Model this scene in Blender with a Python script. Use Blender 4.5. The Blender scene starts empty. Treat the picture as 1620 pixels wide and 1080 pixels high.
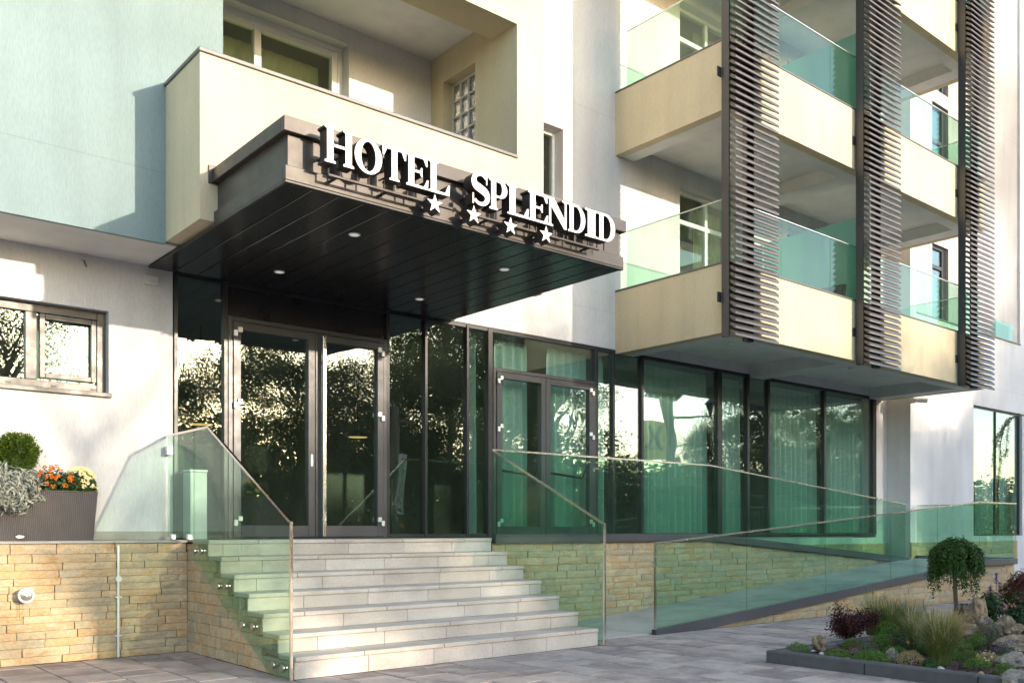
import bpy, bmesh, math, random
import numpy as np
from mathutils import Vector, Matrix

# ------------------------------------------------------------------ camera, world, sun, exposure
scene = bpy.context.scene
COL = scene.collection
random.seed(7)
RNG = np.random.default_rng(11)

EYE = 1.15                       # camera height; deck, stairs and ramp heights follow from it
FOC, CX, HY = 1462.0, 810.0, 838.0      # focal length, centre column and horizon row in photo pixels
C50, S50 = math.cos(math.radians(50)), math.sin(math.radians(50))

cam_data = bpy.data.cameras.new('camera')
cam_data.sensor_width = 36.0
cam_data.lens = FOC / 1620 * 36
cam_data.shift_y = (HY - 540) / 1620
cam_data.clip_start = 0.05
cam_data.clip_end = 3000
cam = bpy.data.objects.new('camera', cam_data)
COL.objects.link(cam)
cam.location = (0, 0, EYE)
cam.rotation_euler = (math.radians(90), 0, math.radians(-40))
scene.camera = cam

SUN = Vector((0.335, -1.0, 0.205))          # direction towards the sun
ELEV = math.atan2(SUN.z, math.hypot(SUN.x, SUN.y))
AZ = math.atan2(SUN.x, SUN.y)
world = bpy.data.worlds.new('World')
scene.world = world
world.use_nodes = True
wn = world.node_tree.nodes
wl = world.node_tree.links
bg = wn['Background']
sky = wn.new('ShaderNodeTexSky')
sky.sky_type = 'NISHITA'
sky.sun_disc = False
sky.sun_elevation = ELEV
sky.sun_rotation = AZ
sky.air_density = 1.0
sky.dust_density = 1.1
sky.ozone_density = 1.4
wl.new(sky.outputs[0], bg.inputs[0])
bg.inputs[1].default_value = 0.15

sun_data = bpy.data.lights.new('sun', 'SUN')
sun_data.energy = 1.4
sun_data.angle = math.radians(0.6)
sun_data.color = (1.0, 0.86, 0.68)
sun = bpy.data.objects.new('sun', sun_data)
COL.objects.link(sun)
sun.rotation_euler = (-SUN).to_track_quat('-Z', 'Y').to_euler()

scene.view_settings.view_transform = 'Standard'
scene.view_settings.look = 'None'
scene.view_settings.exposure = 2.08
scene.view_settings.gamma = 1.0
scene.render.engine = 'CYCLES'
cy = scene.cycles
cy.max_bounces = 10
cy.diffuse_bounces = 4
cy.glossy_bounces = 5
cy.transmission_bounces = 8
cy.transparent_max_bounces = 32
cy.sample_clamp_indirect = 6.0
cy.use_denoising = True
cy.caustics_reflective = False
cy.caustics_refractive = False

# ------------------------------------------------------------------ pixel -> place helpers
def ray(px, py):
    a = (px - CX) / FOC
    b = (HY - py) / FOC
    return Vector((C50 + S50 * a, S50 - C50 * a, b))
def on_y(px, py, Y):
    d = ray(px, py); t = Y / d.y
    return Vector((d.x * t, Y, EYE + d.z * t))
def on_z(px, py, Z):
    d = ray(px, py); t = (Z - EYE) / d.z
    return Vector((d.x * t, d.y * t, Z))
def xy(px, Y): return on_y(px, HY, Y).x

# ------------------------------------------------------------------ materials
MATS = {}
def nodes_of(name):
    m = bpy.data.materials.new(name); m.use_nodes = True
    nt = m.node_tree
    b = nt.nodes['Principled BSDF']
    MATS[name] = m
    return m, nt, b
def N(nt, kind, **kw):
    n = nt.nodes.new(kind)
    for k, v in kw.items(): setattr(n, k, v)
    return n
def position(nt, scale=(1, 1, 1), per_object=False):
    g = N(nt, 'ShaderNodeNewGeometry')
    mp = N(nt, 'ShaderNodeMapping')
    mp.inputs['Scale'].default_value = scale
    if per_object:
        oi = N(nt, 'ShaderNodeObjectInfo')
        mul = N(nt, 'ShaderNodeVectorMath', operation='SCALE')
        cx = N(nt, 'ShaderNodeCombineXYZ')
        for i in range(3): nt.links.new(oi.outputs['Random'], cx.inputs[i])
        nt.links.new(cx.outputs[0], mul.inputs[0]); mul.inputs['Scale'].default_value = 37.0
        add = N(nt, 'ShaderNodeVectorMath', operation='ADD')
        nt.links.new(g.outputs['Position'], add.inputs[0]); nt.links.new(mul.outputs[0], add.inputs[1])
        nt.links.new(add.outputs[0], mp.inputs['Vector'])
    else:
        nt.links.new(g.outputs['Position'], mp.inputs['Vector'])
    return mp.outputs[0]
def noise(nt, vec, scale, detail=4, rough=.55):
    n = N(nt, 'ShaderNodeTexNoise')
    n.inputs['Scale'].default_value = scale; n.inputs['Detail'].default_value = detail
    n.inputs['Roughness'].default_value = rough
    nt.links.new(vec, n.inputs['Vector'])
    return n.outputs['Fac']
def ramp(nt, fac, stops, interp='LINEAR'):
    r = N(nt, 'ShaderNodeValToRGB')
    r.color_ramp.interpolation = interp
    e = r.color_ramp.elements
    while len(e) < len(stops): e.new(0.5)
    for i, (p, c) in enumerate(stops):
        e[i].position = p
        e[i].color = (c, c, c, 1) if isinstance(c, (int, float)) else (*c, 1)
    nt.links.new(fac, r.inputs[0])
    return r.outputs[0]
def mixc(nt, a, b, fac, mode='MULTIPLY'):
    m = N(nt, 'ShaderNodeMix', data_type='RGBA', blend_type=mode)
    for s, v in ((m.inputs[6], a), (m.inputs[7], b)):
        if isinstance(v, tuple): s.default_value = (*v, 1)
        else: nt.links.new(v, s)
    if isinstance(fac, (int, float)): m.inputs[0].default_value = fac
    else: nt.links.new(fac, m.inputs[0])
    return m.outputs[2]
def mathn(nt, op, a, b=None):
    m = N(nt, 'ShaderNodeMath', operation=op)
    for i, v in enumerate((a, b)):
        if v is None: continue
        if isinstance(v, (int, float)): m.inputs[i].default_value = v
        else: nt.links.new(v, m.inputs[i])
    return m.outputs[0]
def bump(nt, b, h, strength, dist=.01):
    n = N(nt, 'ShaderNodeBump')
    n.inputs['Strength'].default_value = strength; n.inputs['Distance'].default_value = dist
    nt.links.new(h, n.inputs['Height']); nt.links.new(n.outputs[0], b.inputs['Normal'])

def stucco(name, col, joints=(), axis_jit=True):
    m, nt, b = nodes_of(name)
    fine = noise(nt, position(nt, (85, 85, 16)), 1.0, 3, .6)
    big = noise(nt, position(nt, (.7, .7, .9)), 1.0, 4, .5)
    streak = noise(nt, position(nt, (3.5, 3.5, .35)), 1.0, 3, .5)
    c = mixc(nt, col, ramp(nt, big, [(.3, .89), (.7, 1.03)]), 1.0)
    c = mixc(nt, c, ramp(nt, streak, [(.28, .90), (.58, 1.0)]), 1.0)
    c = mixc(nt, c, ramp(nt, fine, [(.25, .9), (.6, 1.02)]), 1.0)
    h = fine
    if joints:
        g = N(nt, 'ShaderNodeNewGeometry'); sp = N(nt, 'ShaderNodeSeparateXYZ')
        nt.links.new(g.outputs['Position'], sp.inputs[0])
        for zj in joints:
            d = mathn(nt, 'ABSOLUTE', mathn(nt, 'SUBTRACT', sp.outputs[2], zj))
            k = mathn(nt, 'LESS_THAN', d, .005)
            h = mathn(nt, 'SUBTRACT', h, mathn(nt, 'MULTIPLY', k, .8))
            c = mixc(nt, c, (.86, .87, .86), k)
    nt.links.new(c, b.inputs['Base Color'])
    b.inputs['Roughness'].default_value = .92
    b.inputs['Specular IOR Level'].default_value = .2
    bump(nt, b, h, .45, .008)
    return m
stucco('white_stucco', (.71, .69, .68), (4.42, 7.35, 10.4))
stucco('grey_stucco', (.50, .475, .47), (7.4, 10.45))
stucco('cream_stucco', (.67, .57, .385))
stucco('mint_stucco', (.24, .315, .32), (4.54,))
stucco('soffit_stucco', (.80, .785, .755))
stucco('interior_paint', (.36, .33, .28))

def metal(name, col, metallic, rough, var=.06, spec=.5):
    m, nt, b = nodes_of(name)
    n = noise(nt, position(nt, (3, 3, 3)), 1.0, 4, .6)
    c = mixc(nt, col, ramp(nt, n, [(.3, 1 - var), (.7, 1 + var)]), 1.0)
    nt.links.new(c, b.inputs['Base Color'])
    b.inputs['Metallic'].default_value = metallic
    r = ramp(nt, noise(nt, position(nt, (9, 9, 9)), 1.0, 5, .6), [(.25, rough * .8), (.75, min(1, rough * 1.25))])
    nt.links.new(r, b.inputs['Roughness'])
    b.inputs['Specular IOR Level'].default_value = spec
    return m
metal('bronze_sheet', (.072, .061, .055), .35, .38, .14)
metal('black_panel', (.022, .019, .018), .0, .22, .2, .6)
metal('anthracite', (.085, .083, .088), .25, .38, .08)
metal('louvre_metal', (.125, .110, .104), .25, .42, .08)
metal('louvre_post', (.06, .058, .058), .2, .45, .1)
metal('dark_frame', (.035, .033, .034), .1, .35, .1)
metal('silver_frame', (.075, .071, .069), .4, .38, .04)
metal('steel', (.72, .68, .62), 1.0, .24, .04)
metal('satin_steel', (.78, .78, .77), .9, .38, .04)
metal('button_steel', (.40, .37, .34), .9, .3, .05)
metal('white_frame', (.80, .80, .78), .0, .38, .03)
metal('white_enamel', (.74, .73, .71), .0, .35, .03)
metal('coping_metal', (.13, .125, .125), .35, .4, .08)
metal('letter_white', (.90, .90, .89), .0, .42, .02)
metal('letter_side', (.055, .042, .038), .2, .45, .1)
metal('red_bar', (.16, .025, .012), .2, .35)
metal('galvanised', (.66, .68, .66), .35, .45, .08)
metal('black_plastic', (.02, .02, .02), .0, .4)
metal('inlet_paint', (.50, .485, .47), .1, .4, .06)
metal('kerb_grey', (.105, .10, .10), .0, .85, .25, .2)
metal('sign_blue', (.03, .10, .33), .0, .4)
metal('sign_red', (.45, .02, .02), .0, .4)
metal('sign_yellow', (.75, .55, .06), .0, .45)
metal('pole_wood', (.20, .165, .13), .0, .9, .2, .1)
metal('bark', (.15, .115, .085), .0, .95, .35, .1)
metal('asphalt', (.055, .055, .057), .0, .9, .2, .2)
metal('bin_paint', (.42, .44, .42), .1, .4, .05)

def emission(name, col, s):
    m, nt, b = nodes_of(name)
    b.inputs['Base Color'].default_value = (*col, 1)
    b.inputs['Emission Color'].default_value = (*col, 1)
    b.inputs['Emission Strength'].default_value = s
    return m
emission('lamp_glow', (1.0, .58, .20), .35)
emission('downlight_lens', (.75, .72, .68), .12)

def glass(name, tint, r0, r1=.95, rough=.0, dust=.02, warp=.0):
    """clear sheet: transparent with a tint, mirror reflection rising towards grazing angles, a little dust"""
    m = bpy.data.materials.new(name); m.use_nodes = True; MATS[name] = m
    nt = m.node_tree; nt.nodes.clear()
    out = N(nt, 'ShaderNodeOutputMaterial')
    tr = N(nt, 'ShaderNodeBsdfTransparent'); tr.inputs[0].default_value = (*tint, 1)
    gl = N(nt, 'ShaderNodeBsdfGlossy'); gl.inputs['Roughness'].default_value = rough
    gl.inputs[0].default_value = (.97, 1.0, .98, 1)
    if warp:
        bp = N(nt, 'ShaderNodeBump'); bp.inputs['Strength'].default_value = warp; bp.inputs['Distance'].default_value = .02
        nt.links.new(noise(nt, position(nt, (1, 1, 1.3), True), 1.1, 1, .4), bp.inputs['Height'])
        nt.links.new(bp.outputs[0], gl.inputs['Normal'])
    lw = N(nt, 'ShaderNodeLayerWeight'); lw.inputs[0].default_value = .5
    p5 = mathn(nt, 'POWER', lw.outputs['Facing'], 5.0)
    f = mathn(nt, 'ADD', mathn(nt, 'MULTIPLY', p5, r1 - r0), r0)
    mx = N(nt, 'ShaderNodeMixShader')
    nt.links.new(f, mx.inputs[0]); nt.links.new(tr.outputs[0], mx.inputs[1]); nt.links.new(gl.outputs[0], mx.inputs[2])
    df = N(nt, 'ShaderNodeBsdfDiffuse'); df.inputs[0].default_value = (.62, .66, .60, 1)
    n1 = noise(nt, position(nt, (2.2, 2.2, .9)), 1.0, 5, .65)
    mx2 = N(nt, 'ShaderNodeMixShader')
    nt.links.new(ramp(nt, n1, [(.35, dust * .35), (.75, dust * 1.8)]), mx2.inputs[0])
    nt.links.new(mx.outputs[0], mx2.inputs[1]); nt.links.new(df.outputs[0], mx2.inputs[2])
    nt.links.new(mx2.outputs[0], out.inputs[0])
    return m
glass('rail_glass', (.775, .915, .845), .03, dust=.014)
glass('rail_glass_edge', (.80, .915, .85), .03)
glass('facade_glass', (.83, .96, .91), .155, rough=.004, dust=.006, warp=.22)
glass('entrance_glass', (.70, .80, .75), .14, rough=.006, dust=.006, warp=.18)
glass('olive_glass', (.84, .89, .79), .07, dust=.006)
glass('partition_glass', (.60, .80, .72), .05)
def frosted(name, col):
    m = bpy.data.materials.new(name); m.use_nodes = True; MATS[name] = m
    nt = m.node_tree; nt.nodes.clear()
    out = N(nt, 'ShaderNodeOutputMaterial')
    p = N(nt, 'ShaderNodeBsdfPrincipled'); p.inputs['Base Color'].default_value = (*col, 1); p.inputs['Roughness'].default_value = .25
    t = N(nt, 'ShaderNodeBsdfTranslucent'); t.inputs[0].default_value = (*col, 1)
    tr = N(nt, 'ShaderNodeBsdfTransparent'); tr.inputs[0].default_value = (*col, 1)
    a = N(nt, 'ShaderNodeMixShader'); a.inputs[0].default_value = .5
    nt.links.new(p.outputs[0], a.inputs[1]); nt.links.new(t.outputs[0], a.inputs[2])
    b = N(nt, 'ShaderNodeMixShader'); b.inputs[0].default_value = .18
    nt.links.new(a.outputs[0], b.inputs[1]); nt.links.new(tr.outputs[0], b.inputs[2])
    nt.links.new(b.outputs[0], out.inputs[0])
frosted('frosted_glass', (.42, .66, .58))

def fabric(name, col, transl):
    m = bpy.data.materials.new(name); m.use_nodes = True; MATS[name] = m
    nt = m.node_tree; nt.nodes.clear()
    out = N(nt, 'ShaderNodeOutputMaterial')
    d = N(nt, 'ShaderNodeBsdfDiffuse'); d.inputs[0].default_value = (*col, 1)
    t = N(nt, 'ShaderNodeBsdfTranslucent'); t.inputs[0].default_value = (*col, 1)
    mx = N(nt, 'ShaderNodeMixShader'); mx.inputs[0].default_value = transl
    nt.links.new(d.outputs[0], mx.inputs[1]); nt.links.new(t.outputs[0], mx.inputs[2]); nt.links.new(mx.outputs[0], out.inputs[0])
fabric('sheer_curtain', (.91, .94, .92), .22)
fabric('olive_curtain', (.78, .77, .60), .2)
fabric('pale_blind', (.46, .53, .47), .2)

def stone(name, cols, bstr=.6):
    m, nt, b = nodes_of(name)
    oi = N(nt, 'ShaderNodeObjectInfo')
    v = position(nt, (1, 1, 1.6), True)
    n1 = noise(nt, v, 5.0, 6, .62)
    n2 = noise(nt, v, 38.0, 5, .65)
    f = mathn(nt, 'ADD', mathn(nt, 'MULTIPLY', oi.outputs['Random'], .62), mathn(nt, 'MULTIPLY', mathn(nt, 'SUBTRACT', n1, .31), .95))
    c = ramp(nt, f, cols)
    c = mixc(nt, c, ramp(nt, n2, [(.25, .72), (.6, 1.06)]), 1.0)
    rust = noise(nt, position(nt, (1, 1, 1.3), True), 9.0, 5, .7)
    c = mixc(nt, c, (.62, .33, .12), ramp(nt, rust, [(.60, 0.0), (.80, .38)]), 'MIX')
    nt.links.new(c, b.inputs['Base Color'])
    b.inputs['Roughness'].default_value = .88
    b.inputs['Specular IOR Level'].default_value = .25
    h = mathn(nt, 'ADD', mathn(nt, 'MULTIPLY', n1, .7), mathn(nt, 'MULTIPLY', n2, .45))
    bump(nt, b, h, bstr, .02)
stone('ledge_stone', [(.0, (.44, .275, .13)), (.2, (.53, .385, .225)), (.38, (.40, .34, .225)), (.55, (.58, .44, .275)), (.72, (.52, .335, .165)), (.86, (.47, .41, .29)), (1.0, (.65, .55, .41))])
stone('mortar', [(.0, (.30, .22, .14)), (1.0, (.38, .30, .20))], .3)

def slab(name, cols, rough=.7, bstr=.15, streak=(1.2, 9, 9)):
    m, nt, b = nodes_of(name)
    oi = N(nt, 'ShaderNodeObjectInfo')
    v = position(nt, streak, True)
    n1 = noise(nt, v, 1.0, 6, .6)
    n2 = noise(nt, position(nt, (1, 1, 1)), 60.0, 4, .6)
    n3 = noise(nt, position(nt, (1, 1, 1)), 1.7, 5, .6)
    f = mathn(nt, 'ADD', mathn(nt, 'MULTIPLY', oi.outputs['Random'], .6), mathn(nt, 'MULTIPLY', mathn(nt, 'SUBTRACT', n1, .28), .9))
    c = ramp(nt, f, cols)
    c = mixc(nt, c, ramp(nt, n2, [(.25, .86), (.65, 1.05)]), 1.0)
    c = mixc(nt, c, ramp(nt, n3, [(.3, .74), (.58, 1.03)]), 1.0)
    nt.links.new(c, b.inputs['Base Color'])
    b.inputs['Roughness'].default_value = rough
    b.inputs['Specular IOR Level'].default_value = .35
    bump(nt, b, mathn(nt, 'ADD', n1, mathn(nt, 'MULTIPLY', n2, .5)), bstr, .01)
slab('step_stone', [(.0, (.53, .455, .375)), (.5, (.61, .535, .455)), (1.0, (.66, .60, .525))], .6, .2)
slab('paver_stone', [(.0, (.23, .175, .16)), (.3, (.44, .36, .315)), (.5, (.28, .22, .205)), (.72, (.53, .44, .375)), (1.0, (.33, .26, .245))], .72, .3, (3, 3, 3))
slab('ramp_tile', [(.0, (.50, .455, .405)), (1.0, (.60, .555, .50))], .7, .12)
slab('deck_tile', [(.0, (.40, .36, .31)), (1.0, (.50, .46, .40))], .6, .1)

def paving_sheet(name):
    m, nt, b = nodes_of(name)
    br = N(nt, 'ShaderNodeTexBrick')
    nt.links.new(position(nt, (1, 1, 1)), br.inputs['Vector'])
    br.inputs['Scale'].default_value = 1.0
    br.inputs['Brick Width'].default_value = .6; br.inputs['Row Height'].default_value = .4
    br.inputs['Mortar Size'].default_value = .008
    br.inputs['Color1'].default_value = (.40, .34, .33, 1); br.inputs['Color2'].default_value = (.30, .25, .25, 1)
    br.inputs['Mortar'].default_value = (.08, .065, .06, 1)
    n = noise(nt, position(nt, (1, 1, 1)), 6.0, 5, .6)
    c = mixc(nt, br.outputs['Color'], ramp(nt, n, [(.3, .8), (.7, 1.1)]), 1.0)
    nt.links.new(c, b.inputs['Base Color']); b.inputs['Roughness'].default_value = .85
paving_sheet('paving_far')
def soil_mat(name, c0, c1, scale=45, rough=.95, bs=1.0):
    m, nt, b = nodes_of(name)
    n = noise(nt, position(nt), scale, 5, .7)
    nt.links.new(ramp(nt, n, [(.3, c0), (.7, c1)]), b.inputs['Base Color'])
    b.inputs['Roughness'].default_value = rough
    bump(nt, b, n, bs, .03)
soil_mat('mulch', (.035, .018, .016), (.13, .065, .055))
soil_mat('joint_sand', (.018, .014, .012), (.045, .035, .03))
soil_mat('grass_ground', (.05, .07, .03), (.12, .12, .06), 2.0)
soil_mat('rock_tan', (.12, .082, .045), (.40, .31, .20), 17, .95, 1.0)
soil_mat('rock_white', (.34, .34, .35), (.72, .72, .72), 30, .8, .8)
soil_mat('rock_grey', (.14, .115, .09), (.37, .315, .25), 17, .95, 1.0)
soil_mat('pebble_pale', (.42, .38, .33), (.66, .62, .55), 20, .8, .3)
soil_mat('pebble_rust', (.35, .17, .09), (.48, .27, .15), 20, .8, .3)
def rattan(name):
    m, nt, b = nodes_of(name)
    g = N(nt, 'ShaderNodeNewGeometry'); sp = N(nt, 'ShaderNodeSeparateXYZ')
    nt.links.new(g.outputs['Position'], sp.inputs[0])
    s = mathn(nt, 'ADD', sp.outputs[0], sp.outputs[1])
    wx = mathn(nt, 'SINE', mathn(nt, 'MULTIPLY', s, 2 * math.pi / .017))
    wz = mathn(nt, 'SINE', mathn(nt, 'MULTIPLY', sp.outputs[2], 2 * math.pi / .012))
    h = mathn(nt, 'MULTIPLY', mathn(nt, 'ADD', wx, 0), mathn(nt, 'ADD', mathn(nt, 'MULTIPLY', wz, .5), .7))
    c = ramp(nt, mathn(nt, 'ADD', mathn(nt, 'MULTIPLY', h, .3), .5), [(.1, (.045, .036, .033)), (.9, (.16, .135, .125))])
    nt.links.new(c, b.inputs['Base Color']); b.inputs['Roughness'].default_value = .5
    bump(nt, b, h, .7, .004)
rattan('rattan')

def leaf(name, c0, c1, transl=.35, rough=.5, c2=None):
    m = bpy.data.materials.new(name); m.use_nodes = True; MATS[name] = m
    nt = m.node_tree; nt.nodes.clear()
    out = N(nt, 'ShaderNodeOutputMaterial')
    g = N(nt, 'ShaderNodeNewGeometry')
    n = noise(nt, position(nt), 2.2, 4, .6)
    f = mathn(nt, 'ADD', mathn(nt, 'MULTIPLY', g.outputs['Random Per Island'], .65), mathn(nt, 'MULTIPLY', n, .4))
    c = ramp(nt, f, [(.1, c0), (.9, c1)] if c2 is None else [(.1, c0), (.6, c1), (.95, c2)])
    p = N(nt, 'ShaderNodeBsdfPrincipled'); nt.links.new(c, p.inputs['Base Color'])
    p.inputs['Roughness'].default_value = rough; p.inputs['Specular IOR Level'].default_value = .3
    t = N(nt, 'ShaderNodeBsdfTranslucent'); nt.links.new(c, t.inputs[0])
    mx = N(nt, 'ShaderNodeMixShader'); mx.inputs[0].default_value = transl
    nt.links.new(p.outputs[0], mx.inputs[1]); nt.links.new(t.outputs[0], mx.inputs[2]); nt.links.new(mx.outputs[0], out.inputs[0])
leaf('tree_leaf', (.035, .058, .018), (.11, .145, .045), .5)
leaf('thuja_leaf', (.05, .10, .012), (.20, .29, .035), .35)
leaf('topiary_leaf', (.02, .055, .012), (.10, .19, .04), .3)
leaf('dark_leaf', (.012, .035, .012), (.05, .10, .03), .25)
leaf('lantana_leaf', (.025, .06, .015), (.08, .15, .035), .3)
leaf('silver_leaf', (.30, .32, .26), (.56, .57, .48), .2, .8)
leaf('barberry_leaf', (.025, .008, .010), (.11, .028, .028), .3)
leaf('maple_leaf', (.06, .012, .010), (.17, .04, .028), .35)
leaf('sedum_leaf', (.05, .12, .014), (.17, .31, .04), .35)
leaf('grass_blade', (.09, .14, .03), (.24, .27, .08), .4)
leaf('straw_blade', (.38, .28, .13), (.66, .52, .28), .45)
leaf('larch_leaf', (.05, .08, .035), (.14, .17, .075), .3)
leaf('lavender_leaf', (.06, .09, .05), (.16, .19, .13), .3)
leaf('purple_flower', (.12, .07, .26), (.26, .17, .45), .3)
leaf('orange_flower', (.50, .06, .005), (.72, .19, .012), .2, .6, (.80, .38, .04))
leaf('yellow_flower', (.80, .66, .22), (.90, .84, .50), .25)
leaf('red_flower', (.45, .01, .01), (.65, .03, .02), .25)
leaf('pink_flower', (.70, .30, .28), (.85, .52, .48), .3)

# ------------------------------------------------------------------ mesh and object helpers
WLOC = {}                       # world location of every parent used
def link(o, parent=None, wloc=(0, 0, 0)):
    COL.objects.link(o)
    w = Vector(wloc)
    if parent is not None:
        o.parent = parent
        o.location = w - WLOC[parent.name]
    else:
        o.location = w
    WLOC[o.name] = w.copy()
    return o
def tag(o, label=None, cat=None, group=None, kind=None):
    if label: o['label'] = label
    if cat: o['category'] = cat
    if group: o['group'] = group
    if kind: o['kind'] = kind
    return o
def thing(name, loc, label, cat, group=None):
    o = bpy.data.objects.new(name, None)
    o.empty_display_size = .1
    link(o, None, loc)
    return tag(o, label, cat, group)
def mat(o, *names):
    for n in names: o.data.materials.append(MATS[n])
    return o

class MB:
    def __init__(s): s.v, s.f, s.m = [], [], []
    def face(s, pts, m=0):
        i = len(s.v); s.v += [tuple(p) for p in pts]; s.f.append(tuple(range(i, i + len(pts)))); s.m.append(m)
    def raw(s, vs, fs, m=0):
        i = len(s.v); s.v += [tuple(p) for p in vs]
        for f in fs: s.f.append(tuple(i + k for k in f)); s.m.append(m)
    def box(s, x0, x1, y0, y1, z0, z1, m=0, b=0):
        if b <= 0:
            vs = [(x, y, z) for x in (x0, x1) for y in (y0, y1) for z in (z0, z1)]
            fs = [(0, 1, 3, 2), (4, 6, 7, 5), (0, 4, 5, 1), (2, 3, 7, 6), (0, 2, 6, 4), (1, 5, 7, 3)]
            s.raw(vs, fs, m); return
        b = min(b, .45 * min(x1 - x0, y1 - y0, z1 - z0))
        lo, hi = (x0, y0, z0), (x1, y1, z1)
        vs, idx = [], {}
        for cx in (0, 1):
            for cy_ in (0, 1):
                for cz in (0, 1):
                    c = (cx, cy_, cz)
                    for ax in range(3):
                        p = [0, 0, 0]
                        for k in range(3):
                            e = hi[k] if c[k] else lo[k]
                            p[k] = e if k == ax else e + (-b if c[k] else b)
                        idx[(c, ax)] = len(vs); vs.append(p)
        fs = []
        for ax in range(3):
            o1, o2 = (ax + 1) % 3, (ax + 2) % 3
            for side in (0, 1):
                q = []
                for (u, w) in ((0, 0), (1, 0), (1, 1), (0, 1)):
                    c = [0, 0, 0]; c[ax] = side; c[o1] = u; c[o2] = w
                    q.append(idx[(tuple(c), ax)])
                fs.append(q if side else q[::-1])
        for ax in range(3):
            o1, o2 = (ax + 1) % 3, (ax + 2) % 3
            for u in (0, 1):
                for w in (0, 1):
                    c0 = [0, 0, 0]; c0[o1] = u; c0[o2] = w; c1 = list(c0); c1[ax] = 1
                    c0, c1 = tuple(c0), tuple(c1)
                    q = [idx[(c0, o1)], idx[(c1, o1)], idx[(c1, o2)], idx[(c0, o2)]]
                    fs.append(q)
        for cx in (0, 1):
            for cy_ in (0, 1):
                for cz in (0, 1):
                    c = (cx, cy_, cz); fs.append([idx[(c, 0)], idx[(c, 1)], idx[(c, 2)]])
        s.raw(vs, fs, m)
    def prism(s, poly, axis, a0, a1, m=0, ms=None):
        """poly: 2D points; axis 'x' (points are y,z), 'y' (x,z) or 'z' (x,y); extruded a0..a1"""
        def P(p, a):
            return {'x': (a, p[0], p[1]), 'y': (p[0], a, p[1]), 'z': (p[0], p[1], a)}[axis]
        n = len(poly); i = len(s.v)
        s.v += [P(p, a0) for p in poly] + [P(p, a1) for p in poly]
        s.f.append(tuple(range(i, i + n))); s.m.append(m)
        s.f.append(tuple(range(i + 2 * n - 1, i + n - 1, -1))); s.m.append(m)
        for k in range(n):
            k2 = (k + 1) % n
            s.f.append((i + k2, i + k, i + n + k, i + n + k2)); s.m.append(m if ms is None else ms)
    def tube(s, pts, radii, seg=8, m=0, cap=True):
        pts = [Vector(p) for p in pts]
        if isinstance(radii, (int, float)): radii = [radii] * len(pts)
        i0 = len(s.v); up = None
        for k, p in enumerate(pts):
            d = (pts[min(k + 1, len(pts) - 1)] - pts[max(k - 1, 0)]).normalized()
            if up is None:
                up = Vector((0, 0, 1)) if abs(d.z) < .9 else Vector((1, 0, 0))
            u = d.cross(up)
            if u.length < 1e-4: u = d.cross(Vector((.3, .8, .1)))
            u.normalize(); w = u.cross(d).normalized(); up = w
            for j in range(seg):
                a = 2 * math.pi * j / seg
                s.v.append(tuple(p + (u * math.cos(a) + w * math.sin(a)) * radii[k]))
        for k in range(len(pts) - 1):
            for j in range(seg):
                j2 = (j + 1) % seg
                s.f.append((i0 + k * seg + j, i0 + k * seg + j2, i0 + (k + 1) * seg + j2, i0 + (k + 1) * seg + j)); s.m.append(m)
        if cap:
            s.f.append(tuple(i0 + j for j in range(seg))[::-1]); s.m.append(m)
            e = i0 + (len(pts) - 1) * seg
            s.f.append(tuple(e + j for j in range(seg))); s.m.append(m)
    def build(s, name, mats, parent=None, origin=None, smooth=False, fix=True):
        if origin is None:
            a = np.array(s.v); lo, hi = a.min(0), a.max(0)
            origin = ((lo[0] + hi[0]) / 2, (lo[1] + hi[1]) / 2, lo[2])
        o0 = Vector(origin)
        me = bpy.data.meshes.new(name)
        me.from_pydata([tuple(Vector(p) - o0) for p in s.v], [], s.f)
        if isinstance(mats, str): mats = (mats,)
        for n in mats: me.materials.append(MATS[n])
        if len(mats) > 1: me.polygons.foreach_set('material_index', s.m)
        if fix:
            bm = bmesh.new(); bm.from_mesh(me)
            bmesh.ops.recalc_face_normals(bm, faces=bm.faces); bm.to_mesh(me); bm.free()
        if smooth: me.polygons.foreach_set('use_smooth', [True] * len(me.polygons))
        me.update()
        return link(bpy.data.objects.new(name, me), parent, o0)

def box(name, x0, x1, y0, y1, z0, z1, m, parent=None, b=0):
    q = MB(); q.box(x0, x1, y0, y1, z0, z1, 0, b); return q.build(name, m, parent)

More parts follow.
